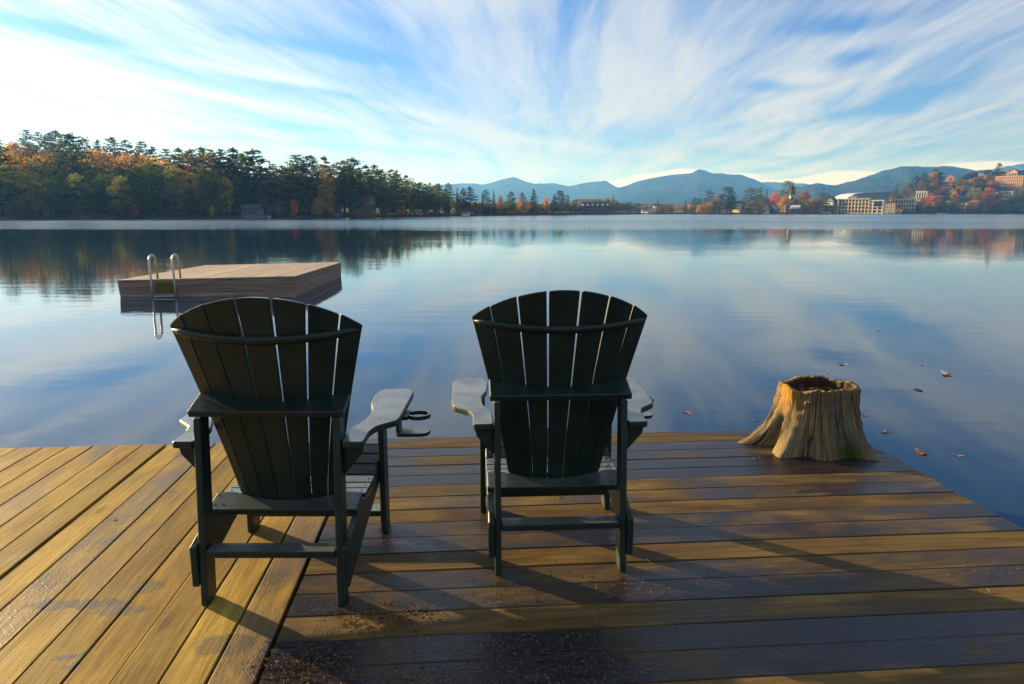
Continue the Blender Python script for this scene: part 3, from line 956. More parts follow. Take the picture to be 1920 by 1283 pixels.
# mountains: ridge profiles (px, y) at a distance, real relief in front of and behind the crest
def fbm(f, x, y, o=5):
    s = 0; a = .5
    for k in range(o):
        s = s + a * f(x * 2 ** k + 7 * k, y * 2 ** k + 3 * k); a *= .5
    return s
def make_mountain(name, label, prof, D, depth, mat, seed):
    f = value_noise(seed)
    pxs = np.arange(prof[0][0] - 30, prof[-1][0] + 31, 3.0)
    ys = np.interp(pxs, [p[0] for p in prof], [p[1] for p in prof])
    ker = np.array([1, 2, 3, 2, 1.]) / 9
    ys = np.convolve(np.pad(ys, 2, mode='edge'), ker, 'valid')
    crest = (398.5 - ys) / 1351 * D
    crest = np.maximum(crest, 2) + (fbm(f, pxs / 14, pxs * 0) - .5) * D * .0022
    end = np.minimum(np.clip((pxs - pxs[0]) / 40, 0, 1), np.clip((pxs[-1] - pxs) / 40, 0, 1))
    crest = crest * end
    tt = np.concatenate([np.linspace(-1, 0, 36), np.linspace(0, 1, 14)[1:]])
    vs = []
    for a in tt:
        Yd = D + a * (depth if a < 0 else depth * .9)
        X = (pxs - 960) / US * Yd
        base = np.clip(1 - abs(a), 0, 1) ** (1.15 if a < 0 else 1.3)
        rid = fbm(f, X / (D * .035) + 11, np.full_like(X, Yd / (D * .09)) + 5, 5) - .5
        z = crest * base * (1 + rid * .8 * min(1, abs(a) * 5) * (1 - abs(a)) * 1.2) - 3 * (abs(a) > .97)
        vs += list(zip(X.tolist(), [Yd] * len(X), z.tolist()))
    n = len(pxs); fs = []
    for j in range(len(tt) - 1):
        for i in range(n - 1):
            fs.append((j * n + i, j * n + i + 1, (j + 1) * n + i + 1, (j + 1) * n + i))
    me = bpy.data.meshes.new(name); me.from_pydata(vs, [], fs)
    for p in me.polygons: p.use_smooth = True
    tag(obj(name, me, mat), label, "mountain", kind='structure')
def mat_forest_hill(name, a, b, sc):
    m, t = new_mat(name)
    co = t.n('ShaderNodeTexCoord').outputs['Object']
    n1 = t.noise(co, sc, 6, .65); n2 = t.noise(co, sc * 9, 4, .6)
    c = t.mix(t.mapr(n1, .38, .62), a, b)
    c = t.mix(t.mapr(n2, .4, .7, 0, .5), c, tuple(x * .5 for x in a))
    out_surf(t, t.n('ShaderNodeBsdfPrincipled', {'Base Color': c, 'Roughness': 1, 'Specular IOR Level': 0.0, 'Normal': t.bump(n2, .8, 30)}))
    return m
M_HILL = mat_forest_hill("mountain_forest", (0.014, 0.028, 0.026), (0.030, 0.034, 0.026), .006)
M_HILL2 = mat_forest_hill("autumn_hill_forest", (0.05, 0.040, 0.022), (0.12, 0.055, 0.03), .008)
make_mountain("mountain", "pale blue distant mountain ridge with one rounded peak, over the middle of the lake",
    [(700, 360), (780, 352), (845, 345), (890, 344), (905, 346), (930, 340), (963, 332), (995, 343), (1010, 345), (1040, 343), (1065, 350), (1085, 345), (1115, 341), (1135, 338), (1150, 350), (1200, 360), (1260, 372)], 4900, 1600, M_HILL, 1)
make_mountain("mountain", "large blue mountain with a hooked summit, right of the lake's middle",
    [(1060, 392), (1100, 380), (1160, 353), (1200, 338), (1255, 328), (1285, 327), (1297, 325), (1303, 318), (1315, 319), (1335, 326), (1350, 326), (1372, 328), (1390, 330), (1410, 336), (1430, 346), (1450, 355), (1490, 366), (1520, 372)], 4000, 1350, M_HILL, 2)
make_mountain("mountain", "far bluish ridge partly under low cloud behind the church steeple",
    [(1380, 360), (1430, 341), (1470, 344), (1505, 344), (1520, 348), (1600, 350)], 5200, 1000, M_HILL, 6)
make_mountain("mountain", "long dark blue mountain behind the lakeside hotels",
    [(1440, 372), (1490, 352), (1530, 343), (1560, 348), (1600, 338), (1650, 320), (1690, 313), (1740, 313), (1765, 312), (1800, 316), (1840, 322), (1900, 330), (2000, 335), (2100, 330), (2300, 345)], 2900, 1000, M_HILL, 3)
make_mountain("mountain", "cloud-capped blue mountain at the right edge behind the tan hotel",
    [(1780, 340), (1840, 322), (1880, 312), (1920, 309), (1980, 306), (2060, 318), (2200, 340)], 4600, 900, M_HILL, 8)
make_mountain("hill", "low blue foothill under the hooked mountain",
    [(1210, 388), (1250, 382), (1290, 372), (1330, 368), (1380, 372), (1430, 376), (1480, 384), (1520, 390)], 2700, 500, M_HILL, 4)
make_mountain("hill", "low rust coloured wooded hill behind the far shore",
    [(1000, 393), (1080, 386), (1160, 383), (1220, 381), (1300, 384), (1400, 382), (1480, 376), (1540, 370), (1600, 366), (1680, 362), (1760, 360), (1900, 358)], 1500, 300, M_HILL2, 5)

# ------------------------------------------------------------------ trees
def leaf_mat(name, c1, c2, trans=0.4):
    m, t = new_mat(name)
    rnd = t.n('ShaderNodeObjectInfo').outputs['Random']
    isl = t.n('ShaderNodeNewGeometry').outputs['Random Per Island']
    co = t.n('ShaderNodeTexCoord').outputs['Object']
    nz = t.noise(co, 2.2, 3, .6)
    c = t.mix(t.m('ADD', t.m('MULTIPLY', isl, .5), t.m('MULTIPLY', nz, .5)), c1, c2)
    k = t.m('ADD', .72, t.m('MULTIPLY', rnd, .55))
    c = t.vm('SCALE', c, k)
    d = t.n('ShaderNodeBsdfDiffuse', {'Color': c})
    tr = t.n('ShaderNodeBsdfTranslucent', {'Color': c})
    mx = t.n('ShaderNodeMixShader', {0: trans, 1: d.outputs[0], 2: tr.outputs[0]})
    out_surf(t, mx)
    return m
LEAF = {
    'dark green': leaf_mat("needles_dark_green", (0.034, 0.064, 0.020), (0.090, 0.125, 0.032), .38),
    'green': leaf_mat("needles_green", (0.055, 0.095, 0.022), (0.130, 0.165, 0.038), .4),
    'olive': leaf_mat("foliage_olive", (0.11, 0.115, 0.018), (0.24, 0.21, 0.034), .42),
    'yellow green': leaf_mat("foliage_yellow_green", (0.14, 0.16, 0.018), (0.30, 0.29, 0.035), .45),
    'yellow': leaf_mat("foliage_yellow", (0.38, 0.24, 0.020), (0.62, 0.40, 0.04), .45),
    'orange': leaf_mat("foliage_orange", (0.46, 0.20, 0.014), (0.70, 0.38, 0.03), .45),
    'red': leaf_mat("foliage_red", (0.40, 0.085, 0.012), (0.66, 0.20, 0.02), .45),
    'rust brown': leaf_mat("foliage_rust", (0.20, 0.085, 0.022), (0.36, 0.17, 0.04), .4),
}
M_TRUNK = mat_simple("tree_bark", (0.07, 0.052, 0.038), .9, .3, 2)

def quads_mesh(name, P, N, S, asp, mat, rs, lobes=1):
    """P centres, N normals, S sizes -> loose leaf clumps (irregular 5-gons, folded)"""
    n = len(P)
    N = N / np.maximum(1e-6, np.linalg.norm(N, axis=1))[:, None]
    A = np.cross(N, rs.normal(size=(n, 3))); A /= np.maximum(1e-6, np.linalg.norm(A, axis=1))[:, None]
    B = np.cross(N, A)
    vs = np.zeros((n, 6, 3))
    for k in range(5):
        a = 2 * math.pi * k / 5 + rs.uniform(-.4, .4, n)
        r = S * rs.uniform(.45, 1.15, n)
        vs[:, k] = P + A * (np.cos(a) * r)[:, None] + B * (np.sin(a) * r * asp)[:, None] + N * (S * rs.uniform(-.25, .25, n))[:, None]
    vs = vs[:, :5]
    me = bpy.data.meshes.new(name)
    me.from_pydata(vs.reshape(-1, 3).tolist(), [], [tuple(range(5 * i, 5 * i + 5)) for i in range(n)])
    me.materials.append(mat)
    return me

def proto_pine(seed, ragged=1.0, narrow=1.0):
    """unit height 1, eastern white pine: layered, gappy plumes"""
    rs = np.random.RandomState(seed)
    P, N, S = [], [], []
    tb = bmesh.new()
    lean = rs.uniform(-.02, .02, 2)
    ax = lambda z: np.array([lean[0] * z + .01 * math.sin(z * 7 + seed), lean[1] * z, z])
    tube(tb, [tuple(ax(z)) for z in (0, .15, .4, .7, .93)], [.017, .014, .011, .006, .002], 6)
    nlev = 19
    for l in range(nlev):
        z = .16 + .80 * (l / (nlev - 1)) ** .95 + rs.uniform(-.01, .01)
        f = (z - .16) / .80
        rad = (.235 * max(0, 1 - f) ** .62 + .050) * (0.55 + .45 * min(1, f * 4 + .35)) * narrow
        nb = int(5 + 3 * (1 - f))
        for b in range(nb):
            a = rs.uniform(0, 2 * math.pi)
            L = rad * rs.uniform(.55, 1.25) * ragged ** .3
            d = np.array([math.cos(a), math.sin(a), rs.uniform(.02, .28)])
            c0 = ax(z)
            tip = c0 + d * L
            if l % 2 == 0 and b % 2 == 0:
                tube(tb, [tuple(c0), tuple(c0 + d * L * .9)], [.0032, .001], 3, caps=False)
            k = int(11 + 112 * L)
            t_ = rs.uniform(.22, 1.05, k) ** .8
            pp = c0 + d * (L * t_)[:, None] + rs.normal(size=(k, 3)) * np.array([.013, .013, .005]) * (1 + ragged * .3)
            P.append(pp)
            N.append(rs.normal(size=(k, 3)) * .55 + np.array([0, 0, 1]))
            S.append(rs.uniform(.012, .024, k))
    k = 26
    P.append(ax(.965) + rs.normal(size=(k, 3)) * np.array([.012, .012, .018])); N.append(rs.normal(size=(k, 3)) + [0, 0, .5]); S.append(rs.uniform(.010, .018, k))
    me = quads_mesh("pine_crown", np.concatenate(P), np.concatenate(N), np.concatenate(S), .7, LEAF['green'], rs)
    tm = bpy.data.meshes.new("pine_trunk"); tb.to_mesh(tm); tb.free(); tm.materials.append(M_TRUNK)
    return tm, me

def proto_spruce(seed):
    rs = np.random.RandomState(seed)
    P, N, S = [], [], []
    tb = bmesh.new()
    tube(tb, [(0, 0, 0), (0, 0, .5), (0, 0, .97)], [.016, .010, .002], 6)
    for l in range(26):
        z = .06 + .90 * l / 25
        f = (z - .06) / .90
        rad = .155 * max(0, 1 - f) ** .9 + .008
        for b in range(int(4 + 6 * (1 - f))):
            a = rs.uniform(0, 2 * math.pi); L = rad * rs.uniform(.6, 1.15)
            d = np.array([math.cos(a), math.sin(a), -rs.uniform(.1, .45)])
            k = int(5 + 60 * L)
            t_ = rs.uniform(.15, 1, k)
            P.append(np.array([0, 0, z]) + d * (L * t_)[:, None] + rs.normal(size=(k, 3)) * .006)
            N.append(rs.normal(size=(k, 3)) * .6 + np.array([d[0], d[1], .8])); S.append(rs.uniform(.010, .020, k))
    me = quads_mesh("spruce_crown", np.concatenate(P), np.concatenate(N), np.concatenate(S), .7, LEAF['green'], rs)
    tm = bpy.data.meshes.new("spruce_trunk"); tb.to_mesh(tm); tb.free(); tm.materials.append(M_TRUNK)
    return tm, me

def proto_broad(seed, w=.34, low=.12):
    rs = np.random.RandomState(seed)
    tb = bmesh.new()
    tube(tb, [(0, 0, 0), (.01, 0, .25), (0, .01, .5), (0, 0, .8)], [.022, .017, .011, .004], 7)
    P, N, S = [], [], []
    cl = []
    for i in range(30):
        for _ in range(30):
            z = rs.uniform(low + .06, .93)
            f = (z - low) / (1 - low)
            rmax = w * math.sin(math.pi * min(1, f ** .75 * .95 + .04)) ** .6
            r = rmax * math.sqrt(rs.uniform(.1, 1)) * .82; a = rs.uniform(0, 6.283)
            c = np.array([r * math.cos(a), r * math.sin(a), z])
            if all(np.linalg.norm(c - q) > .085 for q in cl): break
        cl.append(c)
        if i % 3 == 0:
            tube(tb, [(0, 0, max(.15, z * .6)), tuple(c)], [.007, .002], 4, caps=False)
        R_ = rs.uniform(.06, .115)
        k = int(38 + 260 * R_)
        v = rs.normal(size=(k, 3)); v /= np.linalg.norm(v, axis=1)[:, None]
        rr = R_ * rs.uniform(.45, 1.12, k) ** .6
        P.append(c + v * rr[:, None] * np.array([1.15, 1.15, .8])); N.append(v + rs.normal(size=(k, 3)) * .6 + [0, 0, .3]); S.append(rs.uniform(.013, .026, k))
    me = quads_mesh("broad_crown", np.concatenate(P), np.concatenate(N), np.concatenate(S), .85, LEAF['orange'], rs)
    tm = bpy.data.meshes.new("broad_trunk"); tb.to_mesh(tm); tb.free(); tm.materials.append(M_TRUNK)
    return tm, me

PROTO = {
    'pine': [proto_pine(1), proto_pine(2, 1.3), proto_pine(3, 1.0, .8), proto_pine(4, 1.6, 1.1)],
    'ragged': [proto_pine(7, 2.2, .95), proto_pine(8, 2.6, 1.15)],
    'spruce': [proto_spruce(5), proto_spruce(6)],
    'maple': [proto_broad(10), proto_broad(11, .38), proto_broad(12, .30)],
    'birch': [proto_broad(14, .20, .08), proto_broad(15, .23, .06)],
}
NAMES = {'pine': ('pine_tree', 'pine'), 'ragged': ('pine_tree', 'ragged pine'), 'spruce': ('spruce_tree', 'spruce'), 'maple': ('maple_tree', 'maple'), 'birch': ('birch_tree', 'birch')}
trng = random.Random(21)
NTREE = [0]
def tree(kind, px, ytop, Y, colr, wide=1.0, label=None, group=None, minh=2.5, where="the woods on the left shore"):
    X = (px - 960) / US * Y
    g = float(gh(np.array([X]), np.array([Y]))[0]) - .15
    ztop = CAM_H + (398.5 - ytop) / 1351 * Y
    H = max(minh, ztop - g)
    tm, cm = trng.choice(PROTO[kind])
    nm, kn = NAMES[kind]
    lab = label or f"{colr} {kn} in {where}"
    root = empty(nm, (X, Y, g), trng.uniform(0, 6.28), lab, "tree", group or f"trees in {where}")
    s = H
    if Y > 600: wide *= 1.25
    root.scale = (s * wide * trng.uniform(.9, 1.1), s * wide * trng.uniform(.9, 1.1), s)
    for n_, me in (('trunk', tm), ('crown', cm)):
        o = bpy.data.objects.new(n_, me)
        COL.objects.link(o); o.parent = root
        if n_ == 'crown':
            o.material_slots[0].link = 'OBJECT'
            o.material_slots[0].material = LEAF[colr]
    NTREE[0] += 1
    return root

# --- left shore skyline and fill
SKY = [(-200, 262), (0, 265), (20, 268), (60, 262), (110, 262), (200, 262), (250, 268), (300, 278), (380, 284), (450, 285), (505, 312), (560, 296), (640, 300), (700, 314), (760, 330), (790, 342), (850, 347), (900, 358), (960, 368), (1060, 368)]
def sky_y(px): return float(np.interp(px, [s[0] for s in SKY], [s[1] for s in SKY]))
def pick(r, ws):
    k = r.random() * sum(w for _, w in ws)
    for v, w in ws:
        k -= w
        if k <= 0: return v
    return ws[-1][0]
r = random.Random(5)
# tall skyline trees read off one by one
for (k, px, y, Y, c, w) in [
    ('pine', 4, 262, 178, 'dark green', 1.1), ('pine', 68, 246, 330, 'dark green', 1.0), ('pine', 88, 250, 320, 'dark green', 1.1), ('ragged', 118, 247, 300, 'dark green', 1.1), ('ragged', 146, 252, 215, 'dark green', 1.25),
    ('pine', 108, 252, 310, 'dark green', 1), ('pine', 172, 262, 320, 'dark green', 1), ('pine', 195, 264, 310, 'dark green', 1), ('ragged', 222, 259, 300, 'dark green', 1), ('pine', 247, 264, 300, 'dark green', .9),
    ('pine', 276, 267, 280, 'dark green', 1), ('pine', 295, 276, 280, 'dark green', 1), ('pine', 318, 280, 250, 'green', .9), ('pine', 345, 278, 240, 'green', 1), ('pine', 366, 280, 235, 'green', .9), ('pine', 386, 277, 230, 'dark green', .9),
    ('pine', 404, 281, 225, 'olive', .9), ('pine', 420, 280, 222, 'green', 1), ('pine', 446, 278, 220, 'dark green', 1.2), ('pine', 458, 290, 215, 'yellow green', .9), ('pine', 482, 281, 212, 'dark green', 1.3),
    ('pine', 515, 307, 222, 'green', .9), ('pine', 533, 311, 224, 'olive', .8), ('pine', 561, 291, 222, 'green', 1.2), ('ragged', 583, 292, 224, 'dark green', .9), ('pine', 613, 293, 226, 'olive', 1.0), ('pine', 646, 301, 232, 'dark green', .95),
    ('ragged', 665, 297, 236, 'dark green', 1), ('pine', 690, 309, 244, 'dark green', .8), ('pine', 704, 309, 248, 'green', .8), ('pine', 717, 318, 252, 'green', .9), ('pine', 735, 317, 262, 'green', .7), ('pine', 746, 320, 268, 'green', .8), ('pine', 762, 328, 275, 'olive', .9),
    ('pine', 787, 342, 292, 'green', .9), ('pine', 806, 343, 300, 'green', .9), ('pine', 824, 344, 310, 'green', 1), ('pine', 842, 343, 320, 'green', 1), ('spruce', 858, 351, 335, 'dark green', 1), ('pine', 868, 353, 342, 'dark green', .9), ('pine', 882, 350, 348, 'dark green', 1.1),
    ('spruce', 905, 358, 365, 'dark green', 1), ('pine', 912, 356, 370, 'dark green', 1), ('spruce', 926, 355, 380, 'green', 1.2), ('maple', 938, 366, 385, 'rust brown', .7), ('ragged', 958, 359, 400, 'dark green', .8), ('ragged', 979, 361, 412, 'dark green', .8),
    ('pine', 1000, 354, 425, 'dark green', .9), ('pine', 1040, 364, 455, 'dark green', .8), ('ragged', 1049, 357, 460, 'dark green', .9), ('pine', 1064, 366, 475, 'dark green', .8)]:
    n0 = f"tall {c} {NAMES[k][1]} standing up from the left shore skyline"
    tree(k, px, y, Y, c, w, label=n0, group="tall pines on the left skyline")
# hill behind, autumn colours catching the sun
for (k, px, y, Y, c, w) in [
    ('maple', 22, 274, 255, 'yellow', 1.0), ('maple', 38, 266, 262, 'orange', 1.0), ('maple', 56, 268, 265, 'rust brown', 1.0), ('maple', 30, 288, 235, 'yellow', 1.1), ('maple', 62, 296, 228, 'orange', 1.1), ('maple', 82, 277, 262, 'rust brown', 1.1), ('maple', 92, 290, 236, 'yellow', 1.1),
    ('maple', 110, 287, 240, 'olive', 1.0), ('maple', 168, 283, 262, 'orange', .9), ('maple', 186, 282, 266, 'orange', .9), ('maple', 202, 282, 262, 'orange', .8), ('maple', 226, 298, 228, 'orange', .9), ('maple', 250, 290, 246, 'orange', 1.0), ('maple', 268, 291, 250, 'orange', .9), ('maple', 286, 289, 246, 'yellow', .9),
    ('maple', 200, 300, 225, 'rust brown', .9), ('maple', 310, 298, 232, 'orange', .8), ('maple', 353, 303, 218, 'orange', .8), ('maple', 283, 306, 220, 'yellow green', 1.0), ('maple', 362, 318, 205, 'yellow', .8), ('maple', 390, 312, 208, 'yellow green', .9), ('birch', 424, 330, 203, 'yellow', 1.0),
    ('birch', 543, 316, 222, 'yellow', 1.0), ('birch', 614, 318, 222, 'yellow', .9), ('maple', 47, 302, 222, 'red', .9), ('maple', 128, 296, 236, 'yellow green', 1.0)]:
    tree(k, px, y, Y, c, w, label=f"{c} {NAMES[k][1]} on the sunlit hillside above the left shore", group="autumn trees on the left hillside")
mixes = [('pine', 5), ('spruce', 2), ('maple', 4), ('birch', 1)]
cmix = {'pine': [('dark green', 5), ('green', 3)], 'spruce': [('dark green', 4), ('green', 2)], 'maple': [('olive', 2), ('rust brown', 1), ('green', 6), ('dark green', 4)], 'birch': [('olive', 2), ('green', 3), ('yellow green', .4)]}
for row, (off, step, marg, jit) in enumerate([(4, 24, 84, 14), (11, 25, 55, 13), (20, 25, 26, 9), (31, 24, 5, 6)]):
    px = -120 + row * 9
    while px < 850:
        Y = shore_Y(px) + off + r.uniform(-2, 2)
        k = pick(r, mixes); c = pick(r, cmix[k])
        yb = 398.5 + 2283 / Y * .74
        sk = sky_y(px)
        frac = marg / 110 * (yb - sk)
        top = sk + frac + r.uniform(-jit, jit) * (yb - sk) / 110
        if px < 330: top = max(top, np.interp(px, [0, 200, 330], [318, 322, 300]) + r.uniform(-6, 9))
        if row >= 2: c = pick(r, {'pine': [('dark green', 2), ('green', 4), ('olive', 2)], 'spruce': [('dark green', 2), ('green', 3)], 'maple': [('green', 3), ('olive', 4), ('yellow green', 2), ('rust brown', 1)], 'birch': [('olive', 2), ('yellow green', 2)]}[k])  # back rows mixed lighter and yellower, sunlit canopy tops put into leaf colour
        if 445 < px < 492 and row == 0: px += 12; continue
        if row == 0 and 640 < px < 710: px += 12; continue
        tree(k, px, top, Y, c, r.uniform(1.15, 1.5) if row < 3 else 1.1)
        px += step * r.uniform(.7, 1.3) * (217 / Y) ** .7
# named accents low on the left shore
for (k, px, y, c) in [('maple', 252, 383, 'red'), ('birch', 398, 384, 'yellow'), ('birch', 551, 370, 'red'), ('birch', 596, 366, 'orange'), ('maple', 523, 385, 'rust brown'), ('maple', 752, 372, 'orange'), ('maple', 680, 374, 'orange'), ('maple', 230, 330, 'olive'), ('maple', 60, 322, 'olive')]:
    tree(k, px, y, shore_Y(px) + 2, c, 1.0, label=f"small {c} {NAMES[k][1]} at the foot of the dark left woods", group="small bright trees at the left waterline")
# --- point in the middle
W2 = "the low point across the middle of the lake"
for (k, px, y, c, w) in [('maple', 935, 377, 'yellow', .9), ('birch', 922, 382, 'yellow green', 1), ('maple', 948, 376, 'olive', 1), ('maple', 972, 372, 'orange', .9), ('maple', 988, 374, 'rust brown', .9), ('maple', 958, 378, 'green', 1.1), ('maple', 1008, 380, 'olive', 1.1), ('birch', 1024, 367, 'orange', .9),
    ('maple', 1036, 378, 'dark green', 1.1), ('maple', 1058, 382, 'rust brown', 1), ('maple', 1078, 373, 'green', 1), ('maple', 1087, 383, 'dark green', 1.0), ('spruce', 1149, 366, 'dark green', 1.5), ('pine', 1140, 372, 'dark green', 1), ('maple', 1157, 377, 'dark green', 1),
    ('maple', 900, 380, 'green', 1), ('maple', 880, 384, 'olive', .9), ('maple', 862, 372, 'dark green', 1), ('spruce', 893, 372, 'dark green', 1.2), ('maple', 1070, 384, 'dark green', 1), ('maple', 995, 386, 'dark green', 1.1), ('maple', 1020, 386, 'dark green', 1), ('maple', 945, 388, 'dark green', 1.1), ('maple', 915, 388, 'dark green', 1.1), ('maple', 970, 387, 'green', 1.1),
    ('maple', 1102, 388, 'dark green', 1.1), ('maple', 1122, 389, 'dark green', 1.1), ('maple', 1142, 386, 'dark green', 1.1), ('maple', 1048, 388, 'dark green', 1.1), ('maple', 1168, 380, 'dark green', 1.0), ('maple', 1180, 378, 'dark green', 1.2), ('maple', 1194, 380, 'dark green', 1.2)]:
    tree(k, px, y, shore_Y(px) + r.uniform(4, 14), c, w, where=W2)
for i in range(13):
    px = 1088 + i * 5
    tree('maple', px, 372 + r.uniform(0, 4), shore_Y(px) + 70, r.choice(['rust brown', 'orange', 'rust brown', 'olive']), 1.1, where="the rusty row behind the dormered lodge")
# --- far shore with the village
W3 = "the far village shore left of the hotels"
for (k, px, y, c, w, dd) in [('spruce', 1233, 369, 'green', .9, 12), ('birch', 1231, 384, 'yellow', 1, 6), ('maple', 1243, 382, 'dark green', 1.2, 14), ('maple', 1256, 383, 'dark green', 1.2, 14), ('spruce', 1285, 376, 'dark green', 1.6, 14), ('pine', 1302, 370, 'green', .9, 20), ('pine', 1311, 371, 'green', 1, 26),
    ('pine', 1328, 356, 'olive', .9, 22), ('birch', 1318, 381, 'yellow', 1.3, 6), ('birch', 1330, 378, 'yellow', 1.2, 6), ('birch', 1310, 384, 'orange', 1.2, 6), ('maple', 1340, 375, 'rust brown', .9, 14), ('birch', 1338, 384, 'olive', 1.2, 5), ('maple', 1348, 365, 'rust brown', 1, 25), ('ragged', 1363, 350, 'dark green', .9, 24),
    ('maple', 1370, 369, 'dark green', 1.2, 10), ('maple', 1360, 376, 'dark green', 1.1, 8), ('pine', 1406, 352, 'olive', 1.2, 24), ('pine', 1423, 351, 'olive', 1.1, 24), ('birch', 1408, 382, 'yellow', 1.4, 5), ('birch', 1424, 377, 'yellow', 1.5, 5), ('birch', 1402, 385, 'yellow green', 1.3, 5), ('spruce', 1436, 353, 'dark green', .7, 40),
    ('maple', 1437, 370, 'rust brown', 1.0, 20), ('maple', 1450, 361, 'red', 1.0, 32), ('maple', 1445, 376, 'rust brown', 1.0, 14), ('spruce', 1464, 357, 'dark green', .6, 40), ('ragged', 1474, 339, 'olive', .8, 30), ('maple', 1469, 367, 'orange', 1, 15), ('maple', 1478, 370, 'olive', 1, 12), ('maple', 1505, 358, 'rust brown', 1.1, 50),
    ('maple', 1496, 372, 'dark green', 1, 30), ('maple', 1455, 386, 'dark green', 1.1, 6), ('birch', 1516, 380, 'yellow green', 1.3, 6), ('maple', 1525, 372, 'rust brown', 1.0, 12), ('pine', 1541, 361, 'olive', 1.2, 12), ('maple', 1533, 378, 'olive', 1, 8), ('maple', 1508, 384, 'dark green', 1, 8), ('maple', 1390, 385, 'dark green', 1, 25), ('maple', 1297, 388, 'dark green', 1, 4), ('maple', 1348, 388, 'dark green', 1.2, 4), ('maple', 1549, 386, 'dark green', 1.2, 5), ('maple', 1560, 388, 'dark green', 1.2, 3), ('maple', 1478, 388, 'dark green', 1, 5)]:
    tree(k, px, y, shore_Y(px) + dd, c, w, where=W3)
W4 = "the autumn hillside on the right shore"
for (k, px, y, Y, c, w) in [('spruce', 1677, 344, 880, 'dark green', 1.3), ('maple', 1672, 356, 860, 'dark green', 1.2), ('maple', 1690, 356, 890, 'dark green', 1), ('maple', 1700, 340, 905, 'olive', 1.0), ('pine', 1711, 330, 915, 'dark green', 1.2), ('maple', 1722, 340, 905, 'rust brown', .9), ('pine', 1727, 324, 925, 'dark green', 1.2), ('maple', 1738, 330, 920, 'olive', 1),
    ('maple', 1744, 322, 935, 'orange', .9), ('pine', 1747, 317, 940, 'dark green', 1.2), ('pine', 1755, 324, 940, 'dark green', 1.1), ('maple', 1716, 350, 895, 'olive', 1), ('maple', 1735, 348, 900, 'dark green', 1), ('maple', 1750, 346, 905, 'olive', 1),
    ('maple', 1775, 329, 950, 'orange', .9), ('maple', 1770, 340, 930, 'rust brown', 1), ('maple', 1783, 340, 935, 'rust brown', 1), ('maple', 1797, 336, 945, 'rust brown', .8), ('maple', 1758, 346, 915, 'red', .9), ('maple', 1752, 352, 905, 'red', .9), ('maple', 1793, 349, 880, 'orange', 1.1), ('maple', 1786, 358, 865, 'orange', 1.1), ('birch', 1790, 372, 825, 'orange', 1.4),
    ('maple', 1742, 362, 835, 'red', 1.2), ('maple', 1733, 368, 825, 'red', 1.2), ('maple', 1752, 366, 830, 'orange', 1.2), ('maple', 1763, 368, 828, 'rust brown', 1.1), ('maple', 1725, 370, 815, 'yellow green', 1.4), ('maple', 1722, 380, 808, 'olive', 1.3), ('maple', 1772, 380, 815, 'green', 1.2), ('maple', 1748, 386, 808, 'green', 1.2), ('maple', 1760, 388, 806, 'green', 1.2),
    ('maple', 1820, 333, 940, 'yellow green', 1), ('maple', 1828, 340, 925, 'yellow green', 1), ('birch', 1840, 328, 950, 'yellow', 1.2), ('maple', 1832, 346, 915, 'olive', 1), ('maple', 1858, 327, 960, 'red', .9), ('maple', 1852, 340, 930, 'rust brown', 1), ('pine', 1863, 307, 955, 'dark green', .9), ('maple', 1870, 338, 945, 'dark green', 1),
    ('maple', 1825, 351, 860, 'yellow green', 1.1), ('maple', 1829, 362, 840, 'olive', 1.2), ('birch', 1825, 374, 818, 'orange', 1.7), ('birch', 1818, 384, 812, 'yellow', 1.6), ('maple', 1834, 380, 815, 'olive', 1.2), ('maple', 1850, 351, 870, 'red', 1), ('maple', 1843, 361, 850, 'red', .9), ('maple', 1858, 362, 855, 'orange', .9), ('maple', 1848, 372, 835, 'rust brown', 1),
    ('maple', 1862, 374, 835, 'rust brown', 1.1), ('maple', 1850, 386, 818, 'green', 1.2), ('maple', 1864, 388, 818, 'green', 1.2), ('maple', 1880, 378, 830, 'olive', 1.2), ('maple', 1893, 368, 840, 'yellow green', 1.2), ('maple', 1905, 362, 845, 'olive', 1.1), ('maple', 1915, 355, 855, 'yellow green', 1.2), ('maple', 1925, 368, 845, 'olive', 1.3), ('maple', 1908, 380, 828, 'olive', 1.3), ('maple', 1890, 386, 825, 'olive', 1.2), ('maple', 1920, 386, 828, 'yellow green', 1.2),
    ('maple', 1800, 386, 815, 'green', 1.1), ('maple', 1783, 388, 812, 'green', 1.1), ('maple', 1700, 389, 800, 'green', 1), ('maple', 1878, 391, 824, 'green', 1.3), ('maple', 1836, 391, 814, 'green', 1.3), ('maple', 1950, 350, 870, 'olive', 1.3), ('maple', 1970, 372, 850, 'orange', 1.3),
    ('maple', 1697, 387, 760, 'green', 1.0), ('maple', 1806, 366, 850, 'green', 1.2), ('maple', 1870, 362, 860, 'rust brown', 1.2), ('maple', 1812, 356, 880, 'rust brown', 1.2), ('maple', 1805, 345, 930, 'rust brown', 1.2)]:
    tree(k, px, y, Y, c, w, where=W4)
print("trees", NTREE[0])

